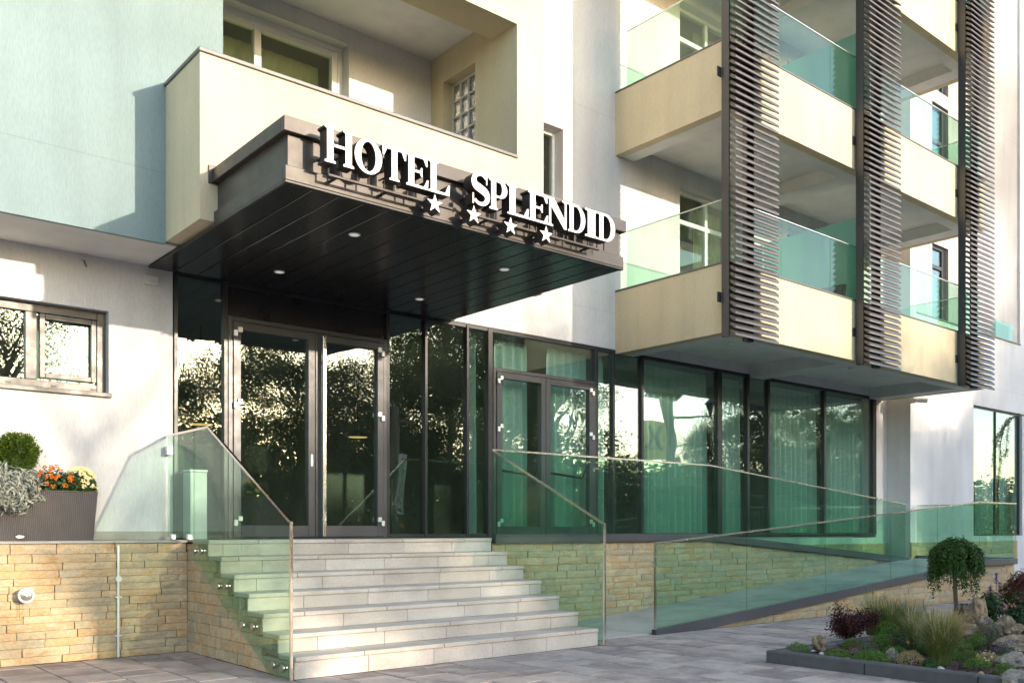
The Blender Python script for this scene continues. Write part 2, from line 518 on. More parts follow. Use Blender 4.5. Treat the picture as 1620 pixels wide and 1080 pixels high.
# shared meshes for alike pieces: unit block -.5..+.5 with chamfered edges, scaled per object
SHARED = {}
def piece(name, key, maker, m, parent, loc, scale=(1, 1, 1), rot=(0, 0, 0)):
    if key not in SHARED:
        q = maker()
        me = bpy.data.meshes.new(name); me.from_pydata(q.v, [], q.f)
        bm = bmesh.new(); bm.from_mesh(me); bmesh.ops.recalc_face_normals(bm, faces=bm.faces); bm.to_mesh(me); bm.free()
        me.materials.append(MATS[m]); SHARED[key] = me
    o = bpy.data.objects.new(name, SHARED[key])
    link(o, parent, loc); o.scale = scale; o.rotation_euler = rot
    return o
def slab_unit(bx=.012, by=.04, bz=.08):
    """unit slab, chamfer in its own proportions"""
    def mk():
        q = MB(); q.box(-.5, .5, -.5, .5, -.5, .5, 0, .03); return q
    return mk
def stone_unit(seed):
    def mk():
        r = random.Random(seed); q = MB()
        # split face block: 4x3 grid front face (towards -y), uneven, sides straight back
        nx, nz = 5, 3
        vs = []
        for i in range(nx):
            for k in range(nz):
                edge = i in (0, nx - 1) or k in (0, nz - 1)
                x = -.5 + i / (nx - 1); z = -.5 + k / (nz - 1)
                if 0 < i < nx - 1: x += r.uniform(-.05, .05)
                y = -.5 + (r.uniform(.0, .10) if edge else r.uniform(-.10, .06))
                vs.append((x + (r.uniform(0, .012) if i == 0 else -r.uniform(0, .012) if i == nx - 1 else 0), y,
                           z + (r.uniform(0, .025) if k == 0 else -r.uniform(0, .025) if k == nz - 1 else 0)))
        fs = []
        for i in range(nx - 1):
            for k in range(nz - 1):
                a = i * nz + k; fs.append((a, a + nz, a + nz + 1, a + 1))
        ring = [i * nz for i in range(nx)] + [(nx - 1) * nz + k for k in range(1, nz)] + [i * nz + nz - 1 for i in range(nx - 2, -1, -1)] + [k for k in range(nz - 2, 0, -1)]
        n0 = len(vs)
        for a in ring: vs.append((vs[a][0], .5, vs[a][2]))
        L = len(ring)
        for j in range(L):
            j2 = (j + 1) % L; fs.append((ring[j], ring[j2], n0 + j2, n0 + j))
        q.raw(vs, fs); return q
    return mk

def wall_open(name, x0, x1, z0, z1, y0, y1, openings, m, parent, mrev=None):
    """wall slab parallel to the facade with rectangular openings (x0,x1,z0,z1)"""
    xs = sorted({x0, x1, *[o[0] for o in openings], *[o[1] for o in openings]})
    zs = sorted({z0, z1, *[o[2] for o in openings], *[o[3] for o in openings]})
    xs = [x for x in xs if x0 <= x <= x1]; zs = [z for z in zs if z0 <= z <= z1]
    def solid(i, k):
        if i < 0 or k < 0 or i >= len(xs) - 1 or k >= len(zs) - 1: return False
        cx, cz = (xs[i] + xs[i + 1]) / 2, (zs[k] + zs[k + 1]) / 2
        return not any(o[0] < cx < o[1] and o[2] < cz < o[3] for o in openings)
    q = MB()
    for i in range(len(xs) - 1):
        for k in range(len(zs) - 1):
            if not solid(i, k): continue
            a, b, c, d = xs[i], xs[i + 1], zs[k], zs[k + 1]
            q.face([(a, y0, c), (b, y0, c), (b, y0, d), (a, y0, d)])
            q.face([(b, y1, c), (a, y1, c), (a, y1, d), (b, y1, d)])
            if not solid(i - 1, k): q.face([(a, y1, c), (a, y0, c), (a, y0, d), (a, y1, d)])
            if not solid(i + 1, k): q.face([(b, y0, c), (b, y1, c), (b, y1, d), (b, y0, d)])
            if not solid(i, k - 1): q.face([(a, y1, c), (b, y1, c), (b, y0, c), (a, y0, c)])
            if not solid(i, k + 1): q.face([(a, y0, d), (b, y0, d), (b, y1, d), (a, y1, d)])
    return q.build(name, m, parent, fix=False)

def frame(q, x0, x1, z0, z1, y0, y1, w, m=0, bottom=None, b=.004):
    bt = w if bottom is None else bottom
    q.box(x0, x0 + w, y0, y1, z0, z1, m, b); q.box(x1 - w, x1, y0, y1, z0, z1, m, b)
    q.box(x0 + w, x1 - w, y0 + .001, y1 - .001, z1 - w, z1, m, b); q.box(x0 + w, x1 - w, y0 + .001, y1 - .001, z0, z0 + bt, m, b)

# ------------------------------------------------------------------ places
YW = 9.70            # ground-floor glass line and back wall of the loggia
DECK = 1.052
GZ = -.076           # paving level
YG, YC = 8.85, 8.0   # mint volume, cream balcony front
YB = 7.66            # right balconies' front
XB0, XB1 = 10.18, 18.1
YR, XR = 9.2, 18.31  # right block
CAN_X0, CAN_X1, CAN_Y = 3.25, 7.05, 6.6
SOF = 3.86

# ------------------------------------------------------------------ ground, road, pavement
tag(box('ground', -400, 400, -400, 400, -.6, -.18, 'grass_ground'), kind='structure')
tag(box('road', -200, 200, -13.5, -7.0, -.22, -.16, 'asphalt'), kind='structure')
tag(box('roadside_kerb', -200, 200, -7.0, -6.8, -.22, -.05, 'kerb_grey'), kind='structure')
pav = tag(box('pavement', -25, 60, -6.8, 14, -.24, GZ - .035, 'paving_far'), kind='structure')
jt = tag(box('joint_bed', .4, 21, 1.9, 9.32, GZ - .034, GZ - .014, 'joint_sand'), kind='structure')

# ------------------------------------------------------------------ hotel building
H = thing('hotel_building', (8.0, 9.7, 0), 'pale stucco hotel with mint, white and cream walls, glass front and balconies', 'building')

LW = (.95, 2.86, 2.52, 3.34)
wall_open('ground_floor_wall', -5, 3.50, -.1, 3.885, YW, YW + .3, [LW], 'white_stucco', H)
# mint overhanging volume
q = MB(); q.box(-7, 3.69, YG, YW + .3, 3.89, 13)
q.build('mint_wall', 'mint_stucco', H)
box('drip_edge', -7, 3.12, YG - .012, YG + .03, 3.865, 3.888, 'mint_stucco', H)
box('overhang_soffit', -7, 3.24, YG + .03, YW - .002, 3.868, 3.886, 'soffit_stucco', H)
# loggia: cream parapet, side, slab, pier, beam
LG = box('loggia_parapet', 3.126, 7.19, YC, YC + .16, 3.89, 5.36, 'cream_stucco', H)
box('parapet_return', 3.126, 3.286, YC + .16, YG - .001, 3.89, 5.36, 'cream_stucco', H)
box('loggia_slab', 3.29, 7.19, YC + .162, YW - .002, 3.90, 4.22, 'cream_stucco', H)
q = MB(); q.box(3.11, 6.79, YC - .02, YC + .18, 5.36, 5.40, 0, .006); q.box(3.11, 3.30, YC + .18, YG - .002, 5.36, 5.399, 0, .006)
q.build('parapet_coping', 'coping_metal', H)
GBY0, GBY1, GBZ0, GBZ1 = 8.78, 9.44, 5.06, 6.76
def pier():
    # pier wall across X with an opening for the glass blocks: build on the y-z plane
    q = MB()
    ys = [YC, GBY0, GBY1, YW - .002]; zs = [5.362, GBZ1, 7.128]
    def cell(y0, y1, z0, z1): q.box(6.79, 7.19, y0, y1, z0, z1)
    cell(YC, GBY0, 5.362, 7.128); cell(GBY1, YW - .002, 5.362, 7.128); cell(GBY0, GBY1, GBZ1, 7.128)
    q.box(6.79, 7.19, YC + .162, YW - .002, 4.222, 5.36)
    return q.build('loggia_pier', 'cream_stucco', H)
PIER = pier()
gm = None
def gblock():
    # hollow glass brick: thick rim and dished wavy faces
    q = MB(); q.box(-.5, .5, -.5, .5, -.5, .5, 0, .06)
    return q
def block_mat():
    m = bpy.data.materials.new('glass_brick'); m.use_nodes = True; MATS['glass_brick'] = m
    nt = m.node_tree; nt.nodes.clear()
    out = N(nt, 'ShaderNodeOutputMaterial')
    n = noise(nt, position(nt, (1, 1, .55)), 22.0, 2, .5)
    bp = N(nt, 'ShaderNodeBump'); bp.inputs['Strength'].default_value = 1.0; bp.inputs['Distance'].default_value = .06
    nt.links.new(n, bp.inputs['Height'])
    gl = N(nt, 'ShaderNodeBsdfGlossy'); gl.inputs['Roughness'].default_value = .08; nt.links.new(bp.outputs[0], gl.inputs['Normal'])
    rf = N(nt, 'ShaderNodeBsdfRefraction'); rf.inputs['Roughness'].default_value = .12; rf.inputs['IOR'].default_value = 1.25; nt.links.new(bp.outputs[0], rf.inputs['Normal'])
    tl = N(nt, 'ShaderNodeBsdfTranslucent'); tl.inputs[0].default_value = (.75, .78, .74, 1); nt.links.new(bp.outputs[0], tl.inputs['Normal'])
    a = N(nt, 'ShaderNodeMixShader'); a.inputs[0].default_value = .45
    nt.links.new(rf.outputs[0], a.inputs[1]); nt.links.new(tl.outputs[0], a.inputs[2])
    b = N(nt, 'ShaderNodeMixShader'); b.inputs[0].default_value = .2
    nt.links.new(a.outputs[0], b.inputs[1]); nt.links.new(gl.outputs[0], b.inputs[2])
    nt.links.new(b.outputs[0], out.inputs[0])
block_mat()
gbw = MB()
ncol, nrow = 4, 8
bw, bh = (GBY1 - GBY0) / ncol, .205
for j in range(ncol + 1):
    y = GBY0 + j * bw; gbw.box(6.935, 7.055, y - .008, y + .008, 5.365, GBZ1 - .001)
for k in range(nrow):
    z = GBZ1 - k * bh
    if z > 5.38: gbw.box(6.936, 7.054, GBY0 + .001, GBY1 - .001, z - .016, z - .001)
GBP = gbw.build('glass_block_window', 'white_enamel', H)
for j in range(ncol):
    for k in range(nrow):
        z1 = GBZ1 - k * bh - .016; z0 = z1 - bh + .016
        if z1 < 5.45: continue
        piece('glass_block', 'gblock', gblock, 'glass_brick', GBP, (6.995, GBY0 + (j + .5) * bw, (z0 + max(z0, 5.37) * 0 + z1) / 2), (.085, bw - .018, z1 - z0 - .002))
LWIN = (3.30, 5.60, 4.30, 6.94)
box('loggia_beam', 3.126, 7.19, YC + .001, YC + .46, 6.89, 7.128, 'cream_stucco', H)
box('loggia_ceiling', 3.13, 7.19, YC + .462, YW - .002, 7.13, 7.45, 'soffit_stucco', H)
box('upper_cream_wall', 3.126, 7.19, YC + .002, YC + .30, 7.131, 9.2, 'cream_stucco', H)
box('upper_cream_top', 3.70, 7.189, YC + .31, YW - .002, 7.46, 9.2, 'cream_stucco', H)

# main white wall above the glass with its windows
SW = (8.30, 9.10, 5.87, 6.90)
ops = [LWIN, SW]
for k in range(3):
    ops += [(11.68, 13.30, 4.16 + 3 * k, 6.72 + 3 * k), (14.70, 16.30, 4.16 + 3 * k, 6.72 + 3 * k)]
wall_open('upper_wall', 3.70, XR, 3.872, 13.2, YW, YW + .3, ops, 'white_stucco', H)
q = MB(); q.box(17.86, XR, YW + .001, YW + .3, -.1, 3.871); q.box(10.4, 17.86, YW + .001, YW + .3, -.1, 1.0)
q.build('ground_floor_pier', 'white_stucco', H)
# right block
RW = (21.2, 23.85, 1.02, 3.95)
ops = [RW, (XR + .25, 23.72, 5.62, 16)]
wall_open('right_block_wall', XR, 36, -.1, 17, YR, YR + .25, ops, 'white_stucco', H)
box('right_block_return', XR + .001, XR + .25, YR + .25, YW + .30, 0, 17, 'white_stucco', H)
ops = [(19.36, 20.10, 5.625, 7.22), (19.36, 20.10, 7.5, 10.22), (19.36, 20.10, 10.5, 12.9)]
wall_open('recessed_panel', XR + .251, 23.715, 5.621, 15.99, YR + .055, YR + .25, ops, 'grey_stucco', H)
box('recess_sill', XR + .26, 23.71, YR - .03, YR + .10, 5.60, 5.625, 'coping_metal', H)
box('terrace_glass', 22.3, 23.25, YR - .02, YR - .006, 5.63, 6.02, 'partition_glass', H)

# rooms behind the windows (5-sided linings so that windows look into depth)
def room(x0, x1, y0, y1, z0, z1, m='interior_paint'):
    q = MB()
    q.face([(x0, y1, z0), (x1, y1, z0), (x1, y1, z1), (x0, y1, z1)])
    q.face([(x0, y0, z0), (x1, y0, z0), (x1, y1, z0), (x0, y1, z0)])
    q.face([(x0, y0, z1), (x0, y1, z1), (x1, y1, z1), (x1, y0, z1)])
    q.face([(x0, y0, z0), (x0, y1, z0), (x0, y1, z1), (x0, y0, z1)])
    q.face([(x1, y0, z0), (x1, y0, z1), (x1, y1, z1), (x1, y1, z0)])
    return q.build('room', m, H, fix=False)
room(.6, 3.2, YW + .31, 13, 1.06, 3.7)
room(3.51, 17.9, YW + .12, 15.5, 1.02, 3.875)
room(21.0, 24.2, YR + .26, 12, .95, 4.1)
for k in range(3):
    room(3.3, 10.2, YW + .31, 12.5, 4.1 + 3 * k, 7.05 + 3 * k)
    room(10.3, 17.5, YW + .31, 12.5, 4.1 + 3 * k, 7.05 + 3 * k)
room(18.8, 20.8, YR + .26, 11.5, 5.5, 13.0)

# ---- windows
def window(name, x0, x1, z0, z1, yf, m_frame, m_glass, w=.06, mull=(), trans=(), depth=.07, label=None, sill=None):
    q = MB(); frame(q, x0, x1, z0, z1, yf, yf + depth, w)
    for mx in mull: q.box(mx - w * .6, mx + w * .6, yf + .002, yf + depth - .002, z0 + w, z1 - w, 0, .004)
    edges = [x0 + w] + [e for mx in mull for e in (mx - w * .6, mx + w * .6)] + [x1 - w]
    cells = [(edges[i], edges[i + 1]) for i in range(0, len(edges), 2)]
    tz = {i: z for i, z in trans}
    panes = []
    for i, (a, b) in enumerate(cells):
        if i in tz:
            q.box(a, b, yf + .003, yf + depth - .003, tz[i] - w * .6, tz[i] + w * .6, 0, .004)
            panes += [(a, b, z0 + w, tz[i] - w * .6), (a, b, tz[i] + w * .6, z1 - w)]
        else: panes.append((a, b, z0 + w, z1 - w))
    o = q.build(name, m_frame, H)
    if label: o['label'] = label
    for (a, b, c, d) in panes:
        box('pane', a - .004, b + .004, yf + depth * .45, yf + depth * .45 + .012, c - .004, d + .004, m_glass, o)
    return o
# left ground floor window: silver frame with an opening sash
wl_ = window('window', LW[0], LW[1], LW[2], LW[3], YW + .10, 'silver_frame', 'facade_glass', .085, (2.175,), depth=.08)
q = MB(); frame(q, 2.245, 2.765, 2.625, 3.245, YW + .078, YW + .12, .05); q.build('sash', 'silver_frame', wl_)
q = MB(); q.box(LW[0] - .05, LW[1] + .02, YW - .035, YW + .10, LW[2] - .045, LW[2] - .002, 0, .004); q.build('sill', 'silver_frame', wl_)
for x in (1.95, 2.35, 2.72): box('drain_cap', x, x + .05, YW + .094, YW + .10, 2.548, 2.562, 'black_plastic', wl_)
# loggia balcony door and window, white frames
lw2 = window('window', LWIN[0] + .002, 5.53, LWIN[2], 6.88, YW + .16, 'white_frame', 'olive_glass', .07, (4.52,), ((0, 6.36),), depth=.08)
q = MB(); q.box(5.53, 5.598, YW + .15, YW + .24, LWIN[2], 6.938); q.box(3.302, 5.53, YW + .15, YW + .24, 6.88, 6.938)
q.build('frame_extension', 'white_frame', lw2)
window('window', SW[0] + .002, SW[1] - .002, SW[2], SW[3] - .002, YW + .17, 'white_frame', 'olive_glass', .05, (), depth=.07)
box('window_sill', SW[0] - .03, SW[1] + .03, YW - .05, YW + .17, SW[2] - .03, SW[2] - .001, 'coping_metal', H)
for k in range(3):
    for (a, b) in ((11.68, 13.30), (14.70, 16.30)):
        z0 = 4.16 + 3 * k
        window('balcony_door', a + .002, b - .002, z0, z0 + 2.558, YW + .14, 'white_frame', 'olive_glass', .06, (a + .86,), ((0, z0 + 2.05), (1, z0 + 2.05)), depth=.08)
for (z0, z1) in ((5.627, 7.22), (7.502, 10.22), (10.502, 12.9)):
    window('tall_window', 19.362, 20.098, z0, z1 - .002, YR + .12, 'dark_frame', 'facade_glass', .07, (19.98,), ((0, z0 + (z1 - z0) * .72),), depth=.07)
window('window', RW[0] + .002, RW[1] - .002, RW[2] + .002, RW[3] - .002, YR + .06, 'dark_frame', 'facade_glass', .035, (xy(1580, YR),), depth=.06)

# ---- ground-floor glazing on the YW line
ZT = SOF - .005
G0 = DECK + .004
gf = MB()
posts = [(275, 281), (354, 360), (611, 616), (672, 676), (738, 741.5), (772, 779), (941, 946), (969, 972.5), (1014.5, 1018), (1135, 1142), (1182, 1185.5), (1215, 1218), (1303.5, 1306.5), (1381, 1386)]
px_x = [(xy(a, YW), xy(b, YW)) for a, b in posts]
for (a, b) in px_x: gf.box(a, b, YW - .01, YW + .10, G0, ZT, 0, .003)
gf.box(px_x[0][0], px_x[-1][1], YW + .012, YW + .09, ZT + .001, ZT + .014)
for i in range(len(px_x) - 1): gf.box(px_x[i][1], px_x[i + 1][0], YW + .004, YW + .09, G0, G0 + .045, 0, .003)
for i in range(len(px_x) - 1): gf.box(px_x[i][1], px_x[i + 1][0], YW + .004, YW + .09, ZT - .04, ZT, 0, .003)
GF = gf.build('curtain_wall', 'dark_frame', H)
def pane(i, m, z0=None, z1=None):
    z0 = G0 + .045 if z0 is None else z0; z1 = ZT - .04 if z1 is None else z1
    return box('pane', px_x[i][1] - .003, px_x[i + 1][0] + .003, YW + .03, YW + .042, z0, z1, m, GF)
DH = on_y(490, 521, YW).z + .012          # door head height
T2 = on_y(860, 592, YW).z                  # second door head
for i in (0, 2, 3, 4, 6, 7, 8, 9, 10, 11, 12): pane(i, 'entrance_glass' if i < 4 else 'facade_glass')
# black transom panel over the entrance door, glazed transom over the side door
box('transom_panel', px_x[1][1] + .001, px_x[2][0] - .001, YW + .02, YW + .06, DH + .001, ZT - .041, 'black_panel', GF)
pane(5, 'facade_glass', T2 + .002)

def door(x0, x1, z1, name, label, handle):
    q = MB(); yf = YW - .02
    frame(q, x0, x1, G0, z1, yf, YW + .06, .05, 0, .012)
    d = q.build(name, 'anthracite', H); d['label'] = label
    xm = x0 + (x1 - x0) * (.515 if handle else .485)
    for s, (a, b) in enumerate(((x0 + .054, xm - .003), (xm + .003, x1 - .054))):
        q = MB(); frame(q, a, b, G0 + .016, z1 - .055, yf - .012, YW + .05, .085, 0, .13)
        lf = q.build('door_leaf', 'anthracite', d)
        box('pane', a + .082, b - .082, YW + .01, YW + .02, G0 + .142, z1 - .137, 'entrance_glass' if handle else 'facade_glass', d)
        hx = a - .005 if s == 0 else b - .042
        for hz in (G0 + .14, G0 + 1.42, z1 - .22):
            q = MB(); sgn = 1 if s == 0 else -1
            q.box(hx, hx + .045, yf - .042, yf - .011, hz, hz + .07, 0, .006)
            q.box(hx + .028 * sgn + (.02 if s == 0 else -.02), hx + .028 * sgn + (.02 if s == 0 else -.02) + .055, yf - .035, yf - .011, hz + .05, hz + .11, 0, .006)
            q.build('hinge', 'satin_steel', d)
    if handle:
        q = MB(); q.box(xm + .055, xm + .10, yf - .10, yf - .065, G0 + .02, z1 - .085, 0, .006)
        for hz in (G0 + .3, z1 - .4): q.box(xm + .068, xm + .088, yf - .066, yf - .011, hz, hz + .03)
        q.build('pull_handle', 'steel', d)
        q = MB(); q.box(xm - .062, xm - .032, yf - .022, yf - .011, G0 + .83, G0 + .97, 0, .01); q.build('lock_plate', 'satin_steel', d)
    else:
        for (a, b) in ((x0 + .12, xm - .07), (xm + .09, x1 - .12)):
            q = MB(); q.tube([(a, YW + .10, G0 + .92), (b - .04, YW + .10, G0 + .86), (b, YW + .06, G0 + 1.0)], .017, 8)
            q.build('panic_bar', 'red_bar', d)
    return d
door(px_x[1][1] + .002, px_x[2][0] - .002, DH, 'entrance_door', 'dark grey double entrance door with tall steel pull bar', True)
door(px_x[5][1] + .002, px_x[6][0] - .002, T2, 'side_door', 'dark grey double side door with red panic bars', False)

# ------------------------------------------------------------------ balconies of the right wing (parts of the building)
def balcony(k):
    z = 3.0 * k
    zb, zt, zs = 3.81 + z, 4.74 + z, 4.02 + z
    q = MB()
    q.box(XB0, XB1, YB, YB + .15, zb, zt)                         # front
    q.box(XB0, XB0 + .15, YB + .15, YW - .002, zb, zt)            # left side
    q.box(XB1 - .15, XB1, YB + .15, YW - .002, zb, zt)
    bal = q.build('balcony', 'cream_stucco', H)
    q = MB()
    q.box(XB0 + .15, XB1 - .15, YB + .15, YW - .002, zs, zs + .12)         # slab
    q.box(XB0 + .15, XB1 - .15, YB + .15, YB + .36, zb + .003, zs - .001)  # edge ribs
    q.box(XB0 + .15, XB0 + .40, YB + .36, YW - .002, zb + .003, zs - .001)
    q.box(XB1 - .50, XB1 - .15, YB + .36, YW - .002, zb + .003, zs - .001)
    q.box(13.55, 13.95, YB + .36, YW - .002, zb + .003, zs - .001)
    q.build('balcony_soffit', 'soffit_stucco', bal)
    q = MB()
    q.box(XB0 - .012, XB1 + .012, YB - .012, YB + .165, zt, zt + .028, 0, .005)
    q.box(XB0 - .012, XB0 + .165, YB + .165, YW - .003, zt, zt + .027, 0, .005)
    q.box(XB1 - .165, XB1 + .012, YB + .165, YW - .003, zt, zt + .027, 0, .005)
    q.build('coping', 'coping_metal', bal)
    g0, g1 = zt + .029, zt + .88
    n = 6; xs = [XB0 + .06 + i * (XB1 - XB0 - .12) / n for i in range(n + 1)]
    for i in range(n):
        box('glass_panel', xs[i] + .006, xs[i + 1] - .006, YB + .05, YB + .064, g0, g1, 'rail_glass', bal)
    for (y0, y1) in ((YB + .07, 8.62), (8.632, 9.52)):
        box('glass_panel', XB0 + .06, XB0 + .074, y0, y1, g0, g1, 'rail_glass', bal)
        box('glass_panel', XB1 - .074, XB1 - .06, y0, y1, g0, g1, 'rail_glass', bal)
    q = MB(); q.box(XB0 + .052, XB1 - .052, YB + .045, YB + .069, g1 + .001, g1 + .014, 0, .003)
    q.box(XB0 + .055, XB0 + .079, YB + .07, 9.53, g1 + .001, g1 + .0135, 0, .003); q.box(XB1 - .079, XB1 - .055, YB + .07, 9.53, g1 + .001, g1 + .0135, 0, .003)
    q.build('handrail', 'satin_steel', bal)
    box('divider_glass', 13.94, 13.954, YB + .19, YW - .02, zs + .14, zs + 2.2, 'frosted_glass', bal)
    for x in (11.6, 15.0) if k == 0 else (11.6, 15.6):
        q = MB(); q.tube([(x, 8.55, zs - .001), (x, 8.55, zs - .045), (x, 8.55, zs - .06)], [.10, .10, .075], 20)
        q.build('ceiling_lamp', 'white_enamel', bal)
    return bal
for k in range(3): balcony(k)

# ------------------------------------------------------------------ louvre screens
def louvre(x0, label, zb, zt=12.2):
    T = thing('louvre_screen', (x0 + .5, YB - .15, zb), label, 'sun screen', 'louvre screens on the balcony fronts')
    yo, yi = YB - .26, YB - .13
    for (a, b) in ((x0 + .02, x0 + .10), (x0 + .50, x0 + .64)):
        q = MB(); q.box(a, b, yi + .03, yi + .11, zb + .02, zt, 0, .004); q.build('post', 'louvre_post', T)
    q = MB(); q.box(x0 - .005, x0 + .018, yo + .10, YB - .085, zb, zt); q.build('side_plate', 'louvre_post', T)
    q = MB(); q.box(x0 + .47, x0 + .498, yi + .03, yi + .10, zb + .02, zt); q.build('edge_trim', 'louvre_metal', T)
    for k in range(3):
        for xx in (x0 - .05, x0 + .60):
            z = 4.18 + 3 * k
            q = MB(); q.box(xx, xx + .09, yi + .121, YB - .001, z, z + .14, 0, .004); q.build('bracket', 'louvre_post', T)
    def blade():
        q = MB()
        # aerofoil blade, outer edge low, in x length 1
        prof = [(-.075, -.052), (-.060, -.054), (.0, -.008), (.070, .034), (.076, .050), (.060, .056), (-.012, .032), (-.070, -.022)]
        q.prism(prof, 'x', 0, 1); return q
    n = int((zt - zb) / .0935)
    for i in range(n):
        piece('slat', 'blade', blade, 'louvre_metal', T, (x0 + .012, yo + .075, zb + .06 + i * .0935), (.985, 1, 1))
    return T
louvre(10.03, 'dark metal slat screen on the balcony corner facing the canopy', 3.70)
louvre(13.43, 'dark metal slat screen in the middle of the long balcony front', 3.72)
louvre(16.95, 'dark metal slat screen at the balcony end by the security camera', 3.74)

# ------------------------------------------------------------------ entrance canopy
CN = thing('entrance_canopy', (5.15, 8.1, SOF), 'flat bronze metal entrance canopy with black slatted underside and spotlights', 'canopy')
q = MB()
def ring3(q, x0, x1, y0, y1, z0, z1, t, m=0):
    """three-sided fascia (left, front, right)"""
    q.box(x0, x1, y0, y0 + t, z0, z1, m, .004); q.box(x0, x0 + t, y0 + t, y1, z0, z1, m, .004); q.box(x1 - t, x1, y0 + t, y1, z0, z1, m, .004)
ring3(q, CAN_X0, CAN_X1, CAN_Y, YC - .002, SOF + .002, SOF + .118, .05); q.build('lower_fascia', 'bronze_sheet', CN)
q = MB(); ring3(q, CAN_X0 + .035, CAN_X1 - .035, CAN_Y + .035, YC - .002, SOF + .12, SOF + .37, .04); q.build('fascia_panel', 'bronze_sheet', CN)
q = MB(); ring3(q, CAN_X0 - .02, CAN_X1 + .02, CAN_Y - .02, YC - .002, SOF + .372, SOF + .49, .06); q.build('upper_fascia', 'bronze_sheet', CN)
box('canopy_roof', CAN_X0 + .08, CAN_X1 - .08, CAN_Y + .08, YC - .002, SOF + .38, SOF + .45, 'bronze_sheet', CN)
q = MB(); q.box(CAN_X0 - .05, CAN_X0 + .10, YC - .022, YC - .003, SOF + .36, SOF + .52); q.build('wall_flashing', 'bronze_sheet', CN)
NP = 16
pw = (CAN_X1 - CAN_X0 - .02) / NP
for i in range(NP):
    a = CAN_X0 + .01 + i * pw
    box('soffit_panel', a + .006, a + pw - .006, CAN_Y + .05, YW - .016, SOF - .016, SOF, 'black_panel', CN, .004)
q = MB(); q.box(CAN_X0, CAN_X1, CAN_Y + .001, CAN_Y + .048, SOF - .018, SOF + .001, 0, .003); q.box(CAN_X0, CAN_X0 + .009, CAN_Y + .05, YW - .016, SOF - .018, SOF + .001); q.build('soffit_edge', 'dark_frame', CN)
box('soffit_backing', CAN_X0 + .05, CAN_X1 - .05, CAN_Y + .05, YC - .003, SOF + .004, SOF + .012, 'black_plastic', CN)
for (px, py) in ((442, 430), (561, 371), (664, 473), (798, 426)):
    p = on_z(px, py, SOF - .017)
    q = MB(); q.tube([(p.x, p.y, SOF - .0165), (p.x, p.y, SOF - .021)], .055, 24); d = q.build('downlight', 'white_enamel', CN)
    q = MB(); q.tube([(p.x, p.y, SOF - .0212), (p.x, p.y, SOF - .023)], .042, 24); q.build('lens', 'downlight_lens', d)

